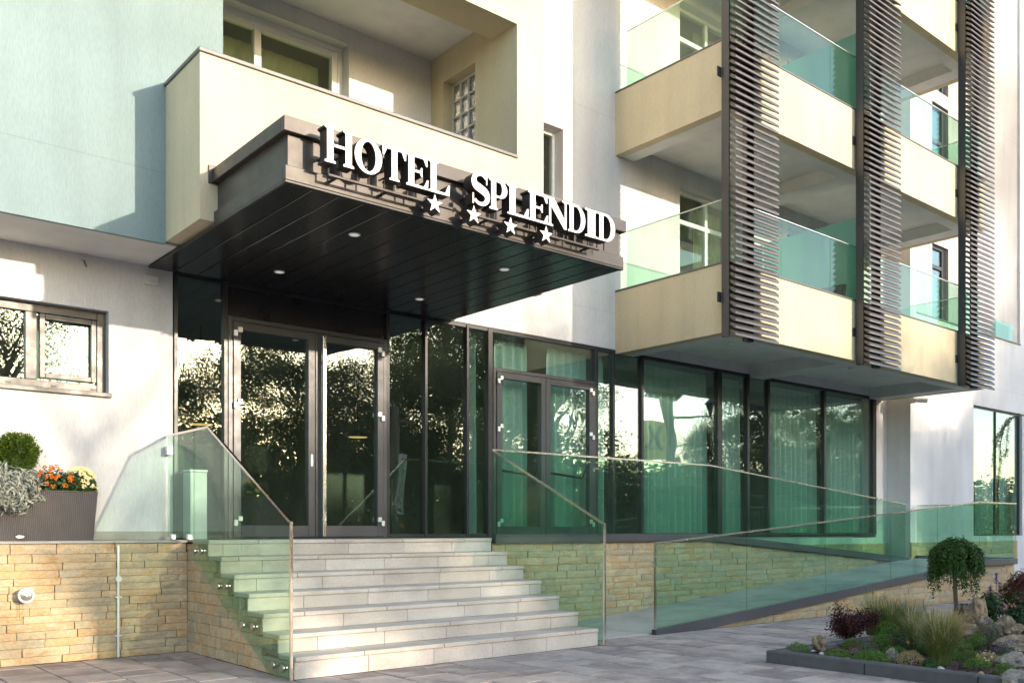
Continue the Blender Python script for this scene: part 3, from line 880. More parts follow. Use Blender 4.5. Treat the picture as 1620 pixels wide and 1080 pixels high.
# ------------------------------------------------------------------ hotel sign: raised serif letters and stars
def arc(cx, cz, rx, rz, a0, a1, n=20):
    return [(cx + rx * math.cos(math.radians(a0 + (a1 - a0) * i / n)), cz + rz * math.sin(math.radians(a0 + (a1 - a0) * i / n))) for i in range(n + 1)]
ST, TH, SF = .205, .075, .075     # stem width, thin stroke, serif overhang (of cap height 1)
def stem(x, z0=0, z1=1, s=SF, t=.055):
    return [(x - s, z0), (x + ST + s, z0), (x + ST + s, z0 + t), (x + ST, z0 + t + .03), (x + ST, z1 - t - .03), (x + ST + s, z1 - t), (x + ST + s, z1), (x - s, z1), (x - s, z1 - t), (x, z1 - t - .03), (x, z0 + t + .03), (x - s, z0 + t)]
def glyph(ch):
    """returns (list of outlines, width); holes are outlines inside others"""
    t = .055
    if ch == 'I': return [stem(SF)], ST + 2 * SF
    if ch == 'H':
        x2 = .60
        o = [(0, 0), (ST + 2 * SF, 0), (ST + 2 * SF, t), (ST + SF, t + .03), (ST + SF, .46), (x2 + SF, .46), (x2 + SF, t + .03), (x2, t), (x2, 0), (x2 + ST + 2 * SF, 0), (x2 + ST + 2 * SF, t), (x2 + ST + SF, t + .03), (x2 + ST + SF, 1 - t - .03), (x2 + ST + 2 * SF, 1 - t), (x2 + ST + 2 * SF, 1), (x2, 1), (x2, 1 - t), (x2 + SF, 1 - t - .03), (x2 + SF, .46 + TH), (ST + SF, .46 + TH), (ST + SF, 1 - t - .03), (ST + 2 * SF, 1 - t), (ST + 2 * SF, 1), (0, 1), (0, 1 - t), (SF, 1 - t - .03), (SF, t + .03), (0, t)]
        return [o], x2 + ST + 2 * SF
    if ch == 'O': return [arc(.46, .5, .46, .52, 0, 360, 40)[:-1], arc(.46, .5, .245, .44, 0, 360, 36)[:-1]], .92
    if ch == 'T':
        w = .86; c = w / 2
        return [[(c - ST / 2 - SF, 0), (c + ST / 2 + SF, 0), (c + ST / 2 + SF, t), (c + ST / 2, t + .03), (c + ST / 2, 1 - TH), (w - .16, 1 - TH), (w - .06, .70), (w - .01, .70), (w, 1), (0, 1), (.01, .70), (.06, .70), (.16, 1 - TH), (c - ST / 2, 1 - TH), (c - ST / 2, t + .03), (c - ST / 2 - SF, t)]], w
    if ch == 'L':
        w = .76
        return [[(0, 0), (w - .02, 0), (w, .34), (w - .05, .34), (w - .17, TH), (SF + ST, TH), (SF + ST, 1 - t - .03), (2 * SF + ST, 1 - t), (2 * SF + ST, 1), (0, 1), (0, 1 - t), (SF, 1 - t - .03), (SF, t + .03), (0, t)]], w
    if ch == 'E':
        w = .78; r = SF + ST
        return [[(0, 0), (w - .01, 0), (w + .01, .31), (w - .04, .31), (w - .15, TH), (r, TH), (r, .46), (w - .30, .46), (w - .25, .36), (w - .21, .36), (w - .21, .64), (w - .25, .64), (w - .30, .46 + TH), (r, .46 + TH), (r, 1 - TH), (w - .17, 1 - TH), (w - .07, .72), (w - .02, .72), (w - .03, 1), (0, 1), (0, 1 - t), (SF, 1 - t - .03), (SF, t + .03), (0, t)]], w
    if ch == 'P':
        r = SF + ST
        outer = [(0, 0), (2 * SF + ST, 0), (2 * SF + ST, t), (r, t + .03), (r, .42)] + arc(.46, .71, .30, .29, -90, 90, 16) + [(0, 1), (0, 1 - t), (SF, 1 - t - .03), (SF, t + .03), (0, t)]
        hole = [(r, .49)] + arc(.42, .71, .12, .22, -90, 90, 12) + [(r, .93)]
        return [outer, hole], .77
    if ch == 'D':
        r = SF + ST
        outer = [(0, 0)] + arc(.42, .5, .48, .5, -90, 90, 24) + [(0, 1), (0, 1 - t), (SF, 1 - t - .03), (SF, t + .03), (0, t)]
        hole = [(r, .075)] + arc(.40, .5, .275, .425, -90, 90, 20) + [(r, .925)]
        return [outer, hole], .91
    if ch == 'N':
        w = .98; th = .085
        return [[(0, 0), (.28, 0), (.28, t), (SF + th + .03, t + .03), (SF + th + .03, .70), (w - SF - th - .03, 0), (w - SF, 0), (w - SF, 1 - t - .03), (w, 1 - t), (w, 1), (w - .28, 1), (w - .28, 1 - t), (w - SF - th, 1 - t - .03), (w - SF - th, .33), (.32, 1), (0, 1), (0, 1 - t), (SF + .03, 1 - t - .03), (SF + .03, t + .03), (0, t)]], w
    if ch == 'S':
        ctr = arc(.36, .735, .255, .215, 30, 180, 14) + arc(.36, .735, .255, .215, 180, 235, 6)[1:] + [(.36, .515)] + arc(.37, .27, .265, .22, 55, 0, 6)[0:] + arc(.37, .27, .265, .22, 0, -150, 14)[1:]
        n = len(ctr); L, R = [], []
        for i, p in enumerate(ctr):
            a = ctr[max(i - 1, 0)]; b = ctr[min(i + 1, n - 1)]
            dx, dz = b[0] - a[0], b[1] - a[1]; l = math.hypot(dx, dz) or 1
            u = i / (n - 1); hw = .045 + .085 * math.exp(-((u - .5) / .24) ** 2)
            L.append((p[0] - dz / l * hw, p[1] + dx / l * hw)); R.append((p[0] + dz / l * hw, p[1] - dx / l * hw))
        o = L[::-1] + [(.55, .66), (.615, .66), (.64, .99), (.595, .99)][:0] + R
        return [o, [(.585, .67), (.63, .67), (.63, .985), (.59, .985), (.575, .93)][:5], [(.095, .33), (.05, .33), (.05, .015), (.09, .015), (.105, .07)]], .70
def extruded(name, outlines, x, z, sx, sz, y0, y1, parent):
    """front face at y0 (towards -y) white, sides dark"""
    cu = bpy.data.curves.new('outline', 'CURVE'); cu.dimensions = '2D'; cu.fill_mode = 'BOTH'
    cu.extrude = (y1 - y0) / 2
    for o in outlines:
        s = cu.splines.new('POLY'); s.points.add(len(o) - 1); s.use_cyclic_u = True
        for i, (u, w) in enumerate(o): s.points[i].co = (u * sx, w * sz, 0, 1)
    tmp = bpy.data.objects.new('tmp', cu); COL.objects.link(tmp)
    dg = bpy.context.evaluated_depsgraph_get(); me = bpy.data.meshes.new_from_object(tmp.evaluated_get(dg))
    bpy.data.objects.remove(tmp); bpy.data.curves.remove(cu)
    # curve lies in xy plane extruded along z: rotate so that y->z, z->-y
    me.transform(Matrix(((1, 0, 0, 0), (0, 0, -1, 0), (0, 1, 0, 0), (0, 0, 0, 1))))
    me.materials.clear(); me.materials.append(MATS['letter_white']); me.materials.append(MATS['letter_side'])
    for p in me.polygons: p.material_index = 0 if p.normal.y < -.7 else 1; p.use_smooth = False
    me.name = name
    o = bpy.data.objects.new(name, me)
    return link(o, parent, (x, (y0 + y1) / 2, z))
SY0, SY1 = CAN_Y - .21, CAN_Y - .095
SG = thing('hotel_sign', (5.1, CAN_Y - .2, SOF + .1), 'white raised serif letters with four stars standing before the canopy fascia', 'sign')
def cpx(c): return c / 3.115 + 480
ZL = SOF + .135
CAPH = .268
word = [('H', 105, 250, 1.06), ('O', 253, 388, 1), ('T', 390, 507, 1), ('E', 507, 615, 1), ('L', 617, 722, 1), ('S', 828, 915, 1.08), ('P', 917, 1006, 1), ('L', 1006, 1110, 1), ('E', 1108, 1205, 1), ('N', 1200, 1305, 1), ('D', 1305, 1390, 1), ('I', 1388, 1452, 1), ('D', 1452, 1537, 1)]
for ch, c0, c1, hs in word:
    o, w = glyph(ch)
    xa, xb = xy(cpx(c0), SY0), xy(cpx(c1), SY0)
    lt = extruded('letter', o, xa, ZL, (xb - xa) / w, CAPH * hs, SY0, SY1, SG)
    lt['label'] = 'white serif capital letter ' + ch
    for fx in (.3, .7):
        x = xa + (xb - xa) * fx
        q = MB(); q.tube([(x, SY1 + .001, ZL + .1), (x, CAN_Y + .034, ZL + .1)], .008, 8); q.build('pin', 'letter_side', SG); q = MB(); q.tube([(x, SY1 - .03, ZL + .02), (x, SY1 - .03, ZL - .055)], .009, 8); q.build('pin', 'letter_side', SG)
q = MB()
for (a, b) in ((110, 722), (830, 1445)): q.box(xy(cpx(a), SY1), xy(cpx(b), SY1), SY1 - .045, SY1 - .015, ZL - .075, ZL - .055, 0, .003)
for a in (150, 400, 640, 900, 1150, 1400):
    x = xy(cpx(a), SY1); q.box(x, x + .02, SY1 - .03, CAN_Y - .001, ZL - .074, ZL - .058)
q.build('mounting_rail', 'letter_side', SG)
star = []
for i in range(10):
    r = 1 if i % 2 == 0 else .40; a = math.radians(90 + 36 * i); star.append((r * math.cos(a), r * math.sin(a)))
for (cx_, cz_) in ((645, 414), (837, 468), (1018, 524), (1193, 566)):
    p = on_y(cpx(cx_), 190 + cz_ / 3.115, SY0 + .03)
    extruded('star', [star], p.x, p.z, .083, .083, SY0 + .02, SY1 + .03, SG)
    q = MB(); q.tube([(p.x, SY1 + .031, p.z), (p.x, CAN_Y - .001, p.z)], .008, 8); q.build('pin', 'letter_side', SG)

# ------------------------------------------------------------------ entrance stairs
SX0, SX1 = 3.502, 7.020
NOSE = [6.93 + .3022 * i for i in range(7)]
TOP = [.1072 + .1575 * i for i in range(7)]
S = thing('entrance_stairs', ((SX0 + SX1) / 2, 7.9, GZ), 'seven wide beige stone steps leading up to the entrance doors', 'stairs')
q = MB()
for i in range(7): q.box(SX0 + .03, SX1 - .002, NOSE[i] + .035, 9.31, (TOP[i - 1] - .03 if i else GZ), TOP[i] - .042)
q.build('stair_core', 'mortar', S)
for i in range(7):
    zlo = GZ if i == 0 else TOP[i - 1] + .001
    off = [.0, .33, .62, .15, .48, .28, .55][i]
    L = .74
    for (kind, L, o_) in (('riser_slab', .70, off), ('tread_slab', .85, (off * 1.7 + .2) % .8)):
        xs = [SX0]
        x = SX0 + L - o_
        while x < SX1 - .12:
            if x > SX0 + .10: xs.append(x)
            x += L + random.uniform(-.02, .02)
        xs.append(SX1)
        for a, b in zip(xs[:-1], xs[1:]):
            if kind == 'riser_slab': box(kind, a + .0018, b - .0018, NOSE[i] + .014, NOSE[i] + .034, zlo, TOP[i] - .041, 'step_stone', S, .002)
            else:
                y1 = NOSE[i + 1] + .013 if i < 6 else NOSE[i] + .42
                box(kind, a + .0018, b - .0018, NOSE[i], y1, TOP[i] - .040, TOP[i], 'step_stone', S, .006)

# ------------------------------------------------------------------ ledge stone facing
def stone_rows(parent, axis, fixed, u0, u1, z0, ztop, rowh, lens, face=-1, depth=.05, zbot=None, hmin=.02, seed=1):
    """courses of split stones on a vertical face; axis 'x' runs along X at Y=fixed (facing -Y),
       axis 'y' runs along Y at X=fixed (facing -X). ztop/zbot may be functions of u giving the facing's edge."""
    r = random.Random(seed); z = z0; row = 0; cnt = 0
    zt = ztop if callable(ztop) else (lambda u: ztop)
    zbt = zbot if callable(zbot) else (lambda u: z0 if zbot is None else zbot)
    zmax = max(zt(u0 + (u1 - u0) * i / 60) for i in range(61))
    while z < zmax - .01:
        h = rowh * r.uniform(.88, 1.12)
        if zmax - (z + h) < .03: h = zmax - z
        u = u0 - r.uniform(0, .3)
        while u < u1:
            l = r.uniform(*lens)
            a, b = max(u, u0), min(u + l, u1); u += l
            if b - a < .035: continue
            um = (a + b) / 2
            hi = min(z + h, min(zt(a + 1e-4), zt(b - 1e-4), zt(um))); lo = max(z, max(zbt(a), zbt(b)))
            if hi - lo < hmin:
                hi2 = min(z + h, zt(um)); lo2 = max(z, zbt(um))
                if hi2 - lo2 < hmin: continue
                hi, lo = min(hi2, hi + .02), lo2
                if hi - lo < hmin: continue
            k = r.randrange(6); d = depth * r.uniform(.88, 1.12); g = .0012
            if axis == 'x': piece('stone', ('st', k), stone_unit(k), 'ledge_stone', parent, (um, fixed - d / 2, (hi + lo) / 2), (b - a - g, d, hi - lo - g))
            else: piece('stone', ('st', k), stone_unit(k), 'ledge_stone', parent, (fixed - d / 2, um, (hi + lo) / 2), (b - a - g, d, hi - lo - g), (0, 0, math.radians(-90)))
            cnt += 1
        z += h; row += 1
    return cnt
# stair cheek (left side of the stairs) belongs to the stairs
def cheek_top(y):
    z = GZ
    for i in range(7):
        if y >= NOSE[i] + .012: z = TOP[i] - .042
    return z
stone_rows(S, 'y', SX0 + .030, NOSE[0] + .016, 9.31, GZ, cheek_top, .10, (.12, .34), depth=.035, seed=5)

# ------------------------------------------------------------------ left retaining wall with deck on top
WF = 9.323                   # face line of the left retaining wall
DK = tag(box('deck', -4, 11.2, WF + .015, YW - .012, GZ, DECK - .022, 'mortar'), kind='structure')
xx = -4.0
while xx < SX0 - .05:
    b_ = min(xx + .6, SX0 - .004)
    box('tile', xx + .0015, b_ - .0015, WF - .01, YW - .014, DECK - .0215, DECK - .002, 'deck_tile', DK, .003); xx += .6
xx = SX0
while xx < 11.2:
    b_ = min(xx + .6, 11.2)
    ya0 = NOSE[6] + .424 if xx < SX1 - .05 else 8.88
    box('tile', xx + .0015, b_ - .0015, ya0, YW - .014, DECK - .0215, DECK - .002, 'deck_tile', DK, .003); xx += .6
SWL = thing('stone_wall', (1.4, WF - .02, GZ), 'low warm ledge-stone retaining wall under the flower planter beside the stairs', 'wall')
box('wall_core', -4, SX0 - .02, WF - .025, WF + .013, GZ, DECK - .023, 'mortar', SWL)
n_l = stone_rows(SWL, 'x', WF, .5, SX0 - .006, GZ, DECK - .03, .0735, (.16, .58), depth=.05, seed=3)
box('cap_stone', -4, SX0 - .012, WF - .070, WF - .012, DECK - .028, DECK - .006, 'deck_tile', SWL, .004)
box('wall_plinth', -4, 3.48, YW - .016, YW - .002, DECK, DECK + .085, 'deck_tile', H)

# ------------------------------------------------------------------ wheelchair ramp
R = thing('wheelchair_ramp', (12.3, 8.1, GZ), 'switchback wheelchair ramp with ledge-stone sides in front of the glass facade', 'ramp')
YU0, YL0 = 8.795, 7.271      # front faces of the upper and lower flight
LZ = .574; XU0, XU1 = 11.247, 17.25; XL0, XL1 = 8.262, 16.95; XE = 18.50
def up_top(x): return DECK if x <= XU0 else DECK - (DECK - LZ) * min(1, (x - XU0) / (XU1 - XU0))
def lo_top(x): return max(GZ, min(LZ, GZ + (LZ - GZ) * (x - XL0) / (XL1 - XL0)))
q = MB(); q.prism([(XU0 - .05, GZ), (XU1, GZ), (XU1, LZ), (XU0, DECK - .003), (XU0 - .05, DECK - .003)], 'y', YU0 + .055, YW - .003); q.build('upper_slope', 'ramp_tile', R)
q = MB(); q.box(SX1 + .06, XU0 - .05, YU0 + .05, 9.33, GZ, DECK - .024); q.build('upper_base', 'mortar', R)
q = MB(); q.prism([(XL0, GZ - .01), (XL1, GZ - .01), (XE, GZ - .01), (XE, LZ), (XL1, LZ), (XL0, GZ + .004)], 'y', YL0 + .05, YU0 - .002); q.build('lower_slope', 'ramp_tile', R)
box('landing', XU1 + .001, XE, YU0 - .001, YR - .002, GZ, LZ, 'ramp_tile', R)
for i, (a, b) in enumerate(((7.14, 7.69), (7.693, XL0 - .002))):
    for (c, d) in ((YL0 + .05, 8.02), (8.023, YU0 - .05)): box('tile', a, b, c, d, GZ - .011, GZ + .003, 'ramp_tile', R, .002)
n_u = stone_rows(R, 'x', YU0 + .052, SX1 + .05, XU1, GZ, lambda x: up_top(x) - .05, .088, (.24, .58), depth=.05, zbot=lambda x: lo_top(x) - .03, seed=9)
RF = thing('stone_wall', (12.8, YL0, GZ), 'low tapering ledge-stone wall carrying the lower ramp flight behind the flower bed', 'wall')
n_f = stone_rows(RF, 'x', YL0 + .052, XL0 + .3, XE, GZ - .012, lambda x: lo_top(x) - .03, .105, (.22, .64), depth=.05, seed=12)
box('wall_core', XL1, XE, YL0 + .048, YL0 + .053, GZ, LZ - .05, 'mortar', RF)
# stone plinths of the right block, seen through the ramp glass
PW = thing('stone_plinth', (20, YR - .02, 0), 'ledge-stone plinth band along the foot of the right white wall', 'plinth')
stone_rows(PW, 'x', YR - .001, XR - .02, 23.5, .40, .90, .095, (.3, .6), depth=.03, seed=15)
stone_rows(PW, 'x', YW - .001, 11.6, XR - .03, .35, .88, .095, (.35, .7), depth=.03, zbot=lambda x: up_top(x) - .02, seed=16)
print('stones', n_l, n_u, n_f)

# ------------------------------------------------------------------ glass balustrades
def pane_poly(parent, poly, axis, at, t=.017, m='rail_glass'):
    q = MB(); q.prism(poly, axis, at, at + t); return q.build('glass_panel', m, parent)
def cap(parent, pts, w=.014, name='cap_rail', m='steel'):
    q = MB()
    for a, b in zip(pts[:-1], pts[1:]):
        a, b = Vector(a), Vector(b); d = (b - a).normalized()
        s = d.cross(Vector((0, 0, 1)))
        s = s.normalized() if s.length > .1 else Vector((0, 1, 0)).cross(d).normalized() if abs(d.z) < .99 else Vector((1, 0, 0))
        u = s.cross(d).normalized()
        vs = [p + s * i * w + u * j * w for p in (a - d * .004, b + d * .004) for i, j in ((-1, -1), (1, -1), (1, 1), (-1, 1))]
        q.raw(vs, [(0, 1, 2, 3), (7, 6, 5, 4), (0, 4, 5, 1), (1, 5, 6, 2), (2, 6, 7, 3), (3, 7, 4, 0)])
    return q.build(name, m, parent)
XGL = 3.438
GL = thing('glass_balustrade', (XGL, 8.1, GZ), 'sloping green-tinted glass balustrade bolted to the planter side of the stairs', 'balustrade')
pane_poly(GL, [(6.887, GZ + .012), (7.25, GZ + .012), (8.94, .851), (8.94, 2.12), (8.593, 2.12), (6.887, 1.203)], 'x', XGL - .0085)
pane_poly(GL, [(8.95, DECK + .02), (9.655, DECK + .02), (9.655, 2.12), (8.95, 2.12)], 'x', XGL - .0085)
cap(GL, [(XGL, 9.655, 2.128), (XGL, 8.593, 2.128), (XGL, 6.878, 1.211), (XGL, 6.878, GZ + .015)], .011)
for (px, py) in ((309.5, 871), (320, 871), (347, 926.5), (359, 926.5), (386, 988), (402, 991), (434, 1051), (449, 1056)):
    d = ray(px, py); t = XGL / d.x; y_, z_ = d.y * t, EYE + d.z * t
    q = MB(); q.tube([(XGL - .024, y_, z_), (XGL - .020, y_, z_), (XGL - .0088, y_, z_)], [.029, .033, .033], 20); q.tube([(XGL + .0088, y_, z_), (XGL + .026, y_, z_)], .022, 14)
    q.build('button_fixing', 'button_steel', GL)
q = MB(); q.box(XGL - .03, XGL + .03, 9.60, YW - .003, 1.93, 2.02, 0, .005); q.build('clamp', 'satin_steel', GL)
for y_ in (9.05, 9.50):
    q = MB(); q.box(XGL - .026, XGL + .026, y_, y_ + .05, DECK - .001, DECK + .06, 0, .008); q.build('clamp', 'satin_steel', GL)
XGR = 7.052
GR = thing('glass_balustrade', (XGR, 7.8, GZ), 'sloping green-tinted glass balustrade between the stairs and the ramp', 'balustrade')
pane_poly(GR, [(6.887, GZ + .012), (7.25, GZ + .012), (8.753, .777), (8.753, 2.10), (6.887, 1.203)], 'x', XGR - .0085)
cap(GR, [(XGR, 8.753, 2.108), (XGR, 6.878, 1.211), (XGR, 6.878, GZ + .015)], .011)
GU = thing('glass_balustrade', (12.1, YU0 - .03, .5), 'long green glass balustrade along the upper ramp flight before the windows', 'balustrade')
xs = [XGR + .02, 8.5, 9.9, XU0, 12.8, 14.3, 15.8, XU1]
yg = YU0 - .025
RH = 1.066
for a, b in zip(xs[:-1], xs[1:]):
    pane_poly(GU, [(a + .004, up_top(a) + .04), (b - .004, up_top(b) + .04), (b - .004, up_top(b) + RH), (a + .004, up_top(a) + RH)], 'y', yg - .008)
cap(GU, [(XGR, yg, up_top(0) + RH + .008), (XU0, yg, up_top(XU0) + RH + .008), (XU1, yg, up_top(XU1) + RH + .008)], .011)
q = MB()
for (a, b) in ((XGR + .02, XU0), (XU0, XU1 + .1)):
    q.prism([(a, up_top(a) - .06), (b, up_top(b) - .06), (b, up_top(b) + .045), (a, up_top(a) + .045)], 'y', yg - .035, yg + .035)
q.build('base_channel', 'anthracite', GU)
GD = thing('glass_balustrade', (12.6, YL0 - .03, GZ), 'long green glass balustrade along the lower ramp flight behind the flower bed', 'balustrade')
yl = YL0 - .02
xs = [XL0 + .03, 10.07, 11.94, 13.8, 15.35, XL1, XE]
for a, b in zip(xs[:-1], xs[1:]):
    pane_poly(GD, [(a + .004, lo_top(a) + .05), (b - .004, lo_top(b) + .05), (b - .004, lo_top(b) + RH), (a + .004, lo_top(a) + RH)], 'y', yl - .008)
cap(GD, [(XL0 + .02, yl, GZ + .02), (XL0 + .02, yl, GZ + RH), (XL1, yl, LZ + RH + .008), (XE, yl, LZ + RH + .008)], .011)
q = MB()
q.prism([(XL0, GZ - .005), (XL0 + .9, GZ - .005), (XL1, LZ - .062), (XE, LZ - .062), (XE, LZ + .045), (XL1, LZ + .045), (XL0, GZ + .055)], 'y', yl - .035, yl + .035)
q.build('base_channel', 'anthracite', GD)
GE = thing('glass_balustrade', (XE, 8.3, LZ), 'short green glass balustrade closing the ramp landing by the right white wall', 'balustrade')
for a, b in ((YL0 + .03, 7.9), (7.91, 8.55), (8.56, YR - .04)):
    pane_poly(GE, [(a, LZ + .05), (b, LZ + .05), (b, LZ + RH), (a, LZ + RH)], 'x', XE - .008)
cap(GE, [(XE, YL0 + .01, LZ + RH + .008), (XE, YR - .04, LZ + RH + .008)], .011)
q = MB(); q.box(XE - .035, XE + .035, YL0 + .016, YR - .003, LZ - .08, LZ + .058); q.build('base_channel', 'anthracite', GE)

# ------------------------------------------------------------------ paving slabs in view
BX0, BY1 = 7.335, 5.075          # corner of the flower bed
PAVE = tag(bpy.data.objects.new('paving', None), kind='structure'); link(PAVE, None, (8, 6, GZ - .012))
r = random.Random(21)
npv = 0
def in_view(x, y): return (C50 * x + S50 * y) > 7.0 and abs(S50 * x - C50 * y) < .59 * (C50 * x + S50 * y)
def pv():
    q = MB(); q.box(-.5, .5, -.5, .5, -.5, .5, 0, .014); return q
x = .8
stops = [SX0 - .004, SX1 + .08, BX0 - .002, XL0 - .002, 19.0]
while x < 18.4:
    nxt = next(e for e in stops if e > x + .01)
    w = r.choice((.34, .40, .40, .47)); w = nxt - x if nxt - (x + w) < .22 else w
    if x < SX0 - .01: ymax = WF - .055
    elif x < SX1: ymax = NOSE[0] + .012
    elif x < XL0 - .01: ymax = YL0 + .048
    else: ymax = YL0 - .058
    ymin = 2.0 if x < BX0 - .01 else BY1 + .002
    y = ymin - (r.uniform(0, .3) if ymin < 3 else 0)
    while y < ymax - .05:
        l = r.choice((.30, .45, .45, .60))
        a, b = max(y, ymin), min(y + l, ymax)
        if ymax - b < .1: b = ymax
        y = b
        if not any(in_view(u, v) for u in (x, x + w) for v in (a, b)): continue
        piece('paver', 'paver', pv, 'paver_stone', PAVE, (x + w / 2, (a + b) / 2, GZ - .0205 + r.uniform(-.002, .001)), (w - .013, b - a - .015, .04), (r.uniform(-.004, .004), r.uniform(-.004, .004), 0))
        npv += 1
    x += w
print('pavers', npv)

# ------------------------------------------------------------------ foliage helpers
def leaves_obj(name, pts, nrm, size, aspect, m, parent, origin, bend=.25):
    """each leaf a folded pair of triangles fanned from its base: 4 verts, 2 tris"""
    pts = np.asarray(pts, float); n = len(pts)
    nrm = np.asarray(nrm, float); nrm = nrm / (np.linalg.norm(nrm, axis=1, keepdims=True) + 1e-9)
    size = np.broadcast_to(np.asarray(size, float), (n,))[:, None]
    rnd = RNG.normal(size=(n, 3)); t = np.cross(nrm, rnd); t /= (np.linalg.norm(t, axis=1, keepdims=True) + 1e-9)
    s = np.cross(nrm, t)
    base = pts - t * size * .5; tip = pts + t * size * .5
    l = pts + s * size * .5 * aspect + nrm * size * bend * .4; r_ = pts - s * size * .5 * aspect + nrm * size * bend * .4
    v = np.stack([base, l, tip, r_], 1).reshape(-1, 3) - np.array(origin)
    me = bpy.data.meshes.new(name)
    me.vertices.add(4 * n); me.vertices.foreach_set('co', v.astype(np.float32).ravel())
    me.loops.add(4 * n); me.loops.foreach_set('vertex_index', np.arange(4 * n, dtype=np.int32))
    me.polygons.add(n); me.polygons.foreach_set('loop_start', np.arange(0, 4 * n, 4, dtype=np.int32))
    me.materials.append(MATS[m]); me.update(); me.validate()
    return link(bpy.data.objects.new(name, me), parent, origin)
def flowers(*a):
    o = leaves_obj('flowers', *a); o['kind'] = 'stuff'; return o
def ball_pts(n, c, rad, inner=.5):
    d = RNG.normal(size=(n, 3)); d /= np.linalg.norm(d, axis=1, keepdims=True)
    rr = (inner ** 3 + (1 - inner ** 3) * RNG.random(n)) ** (1 / 3)
    return np.array(c) + d * rr[:, None] * np.array(rad), d
def blades_obj(name, origin, n, height, spread, width, m, parent, base_r=.05, droop=.4, seg=4, tip_only=None):
    """curved tapering blades; spread = how far tips lean out"""
    ox, oy, oz = origin; vs, fs = [], []
    for i in range(n):
        a = RNG.uniform(0, 2 * math.pi); br = base_r * math.sqrt(RNG.random())
        bx, by = br * math.cos(a), br * math.sin(a)
        a2 = a + RNG.normal() * .5; h = height * RNG.uniform(.45, 1.1); sp = spread * RNG.uniform(.2, 1.1)
        px_, py_ = -math.sin(a2), math.cos(a2); w = width * RNG.uniform(.7, 1.2); i0 = len(vs)
        s0 = 0 if tip_only is None else tip_only
        for k in range(seg + 1):
            u = s0 + (1 - s0) * k / seg; lean = sp * u ** 1.8; z = h * (u - droop * u ** 3 * sp / max(spread, .01) * .6)
            ww = w * (1 - u) ** .7 + .0004
            cx_, cy_ = bx + math.cos(a2) * lean, by + math.sin(a2) * lean
            vs += [(cx_ - px_ * ww / 2, cy_ - py_ * ww / 2, z), (cx_ + px_ * ww / 2, cy_ + py_ * ww / 2, z)]
        for k in range(seg): fs.append((i0 + 2 * k, i0 + 2 * k + 1, i0 + 2 * k + 3, i0 + 2 * k + 2))
    me = bpy.data.meshes.new(name); me.from_pydata(vs, [], fs); me.materials.append(MATS[m]); me.update()
    return link(bpy.data.objects.new(name, me), parent, origin)

# ------------------------------------------------------------------ flower bed in the foreground right
bed = tag(box('flower_bed_soil', BX0 + .10, 17.5, 1.3, BY1 - .10, GZ - .02, GZ + .059, 'mulch'), kind='structure')
KB = thing('garden_kerb', (BX0, BY1, GZ), 'dark grey concrete kerb edging the flower bed', 'kerb')
y = BY1
while y > 1.4:
    y0 = y - (.94 if y < BY1 else .98)
    box('kerb_stone', BX0, BX0 + .115, y0 + .003, y - .003, GZ - .02, GZ + .11, 'kerb_grey', KB, .014); y = y0
x = BX0 + .118
while x < 16:
    box('kerb_stone', x + .003, x + .937, BY1 - .115, BY1 - .003, GZ - .02, GZ + .109, 'kerb_grey', KB, .014); x += .94
# mulch chips: uncountable
SB = GZ + .061
n = 5200
cp = np.stack([BX0 + .13 + RNG.random(n) ** 1.3 * 6.0, 1.8 + RNG.random(n) * (BY1 - 1.93), SB + RNG.random(n) * .018], 1)
o = leaves_obj('mulch_chip', cp, RNG.normal(size=(n, 3)) * [1, 1, .8] + [0, 0, 1.0], RNG.uniform(.015, .05, n), .5, 'mulch', None, (9, 3.5, SB))
tag(o, 'dark red-brown bark chips covering the flower bed', 'bark mulch', kind='stuff')

def gp(px, py, z=SB): return on_z(px, py, z)
def sedum(px, py, rx, rz, label, m='sedum_leaf', tips=None):
    p = gp(px, py); p.z -= .01
    T = thing('sedum_mound', p, label, 'plant', 'low plants in the flower bed')
    rx *= 1.4; rz *= 1.35
    n = int(2600 * (rx / .14) ** 1.6)
    pts, d = ball_pts(n, p, (rx, rx * .9, rz), .82); k = pts[:, 2] > p.z - .005
    nb = np.sin(pts[:, 0] * 55) * np.sin(pts[:, 1] * 48 + 1) * .012; pts[:, 2] += nb
    leaves_obj('foliage', pts[k], d[k] + RNG.normal(size=(k.sum(), 3)) * .9, RNG.uniform(.010, .020, k.sum()), .42, m, T, p)
    if tips:
        q_, d_ = ball_pts(90, p, (rx * 1.02, rx * .92, rz * 1.15), .97); kk = q_[:, 2] > p.z + rz * .3
        flowers( q_[kk], d_[kk], .022, .6, tips, T, p)
    return T
sedum(1262, 1033, .10, .085, 'bright green sedum cushion at the corner of the kerb')
sedum(1325, 1043, .105, .085, 'bright green sedum cushion beside two pale stones', tips=None)
sedum(1377, 1050, .135, .10, 'wide bright green sedum cushion below the red flowers')
sedum(1392, 1025, .10, .11, 'green sedum cushion between red flowers and feather grass')
sedum(1516, 1028, .11, .10, 'green sedum cushion behind the tall feather grass')
sedum(1535, 1044, .085, .07, 'small green sedum cushion in front of the pale blossoms')
sedum(1590, 1066, .075, .07, 'small yellow-green sedum cushion by the rusty pebble')
sedum(1440, 1048, .10, .09, 'dry straw-coloured tufted cushion left of the feather grass', 'straw_blade')
sedum(1562, 1050, .09, .085, 'pale cream flowering cushion beside flat rock', 'straw_blade', 'yellow_flower')

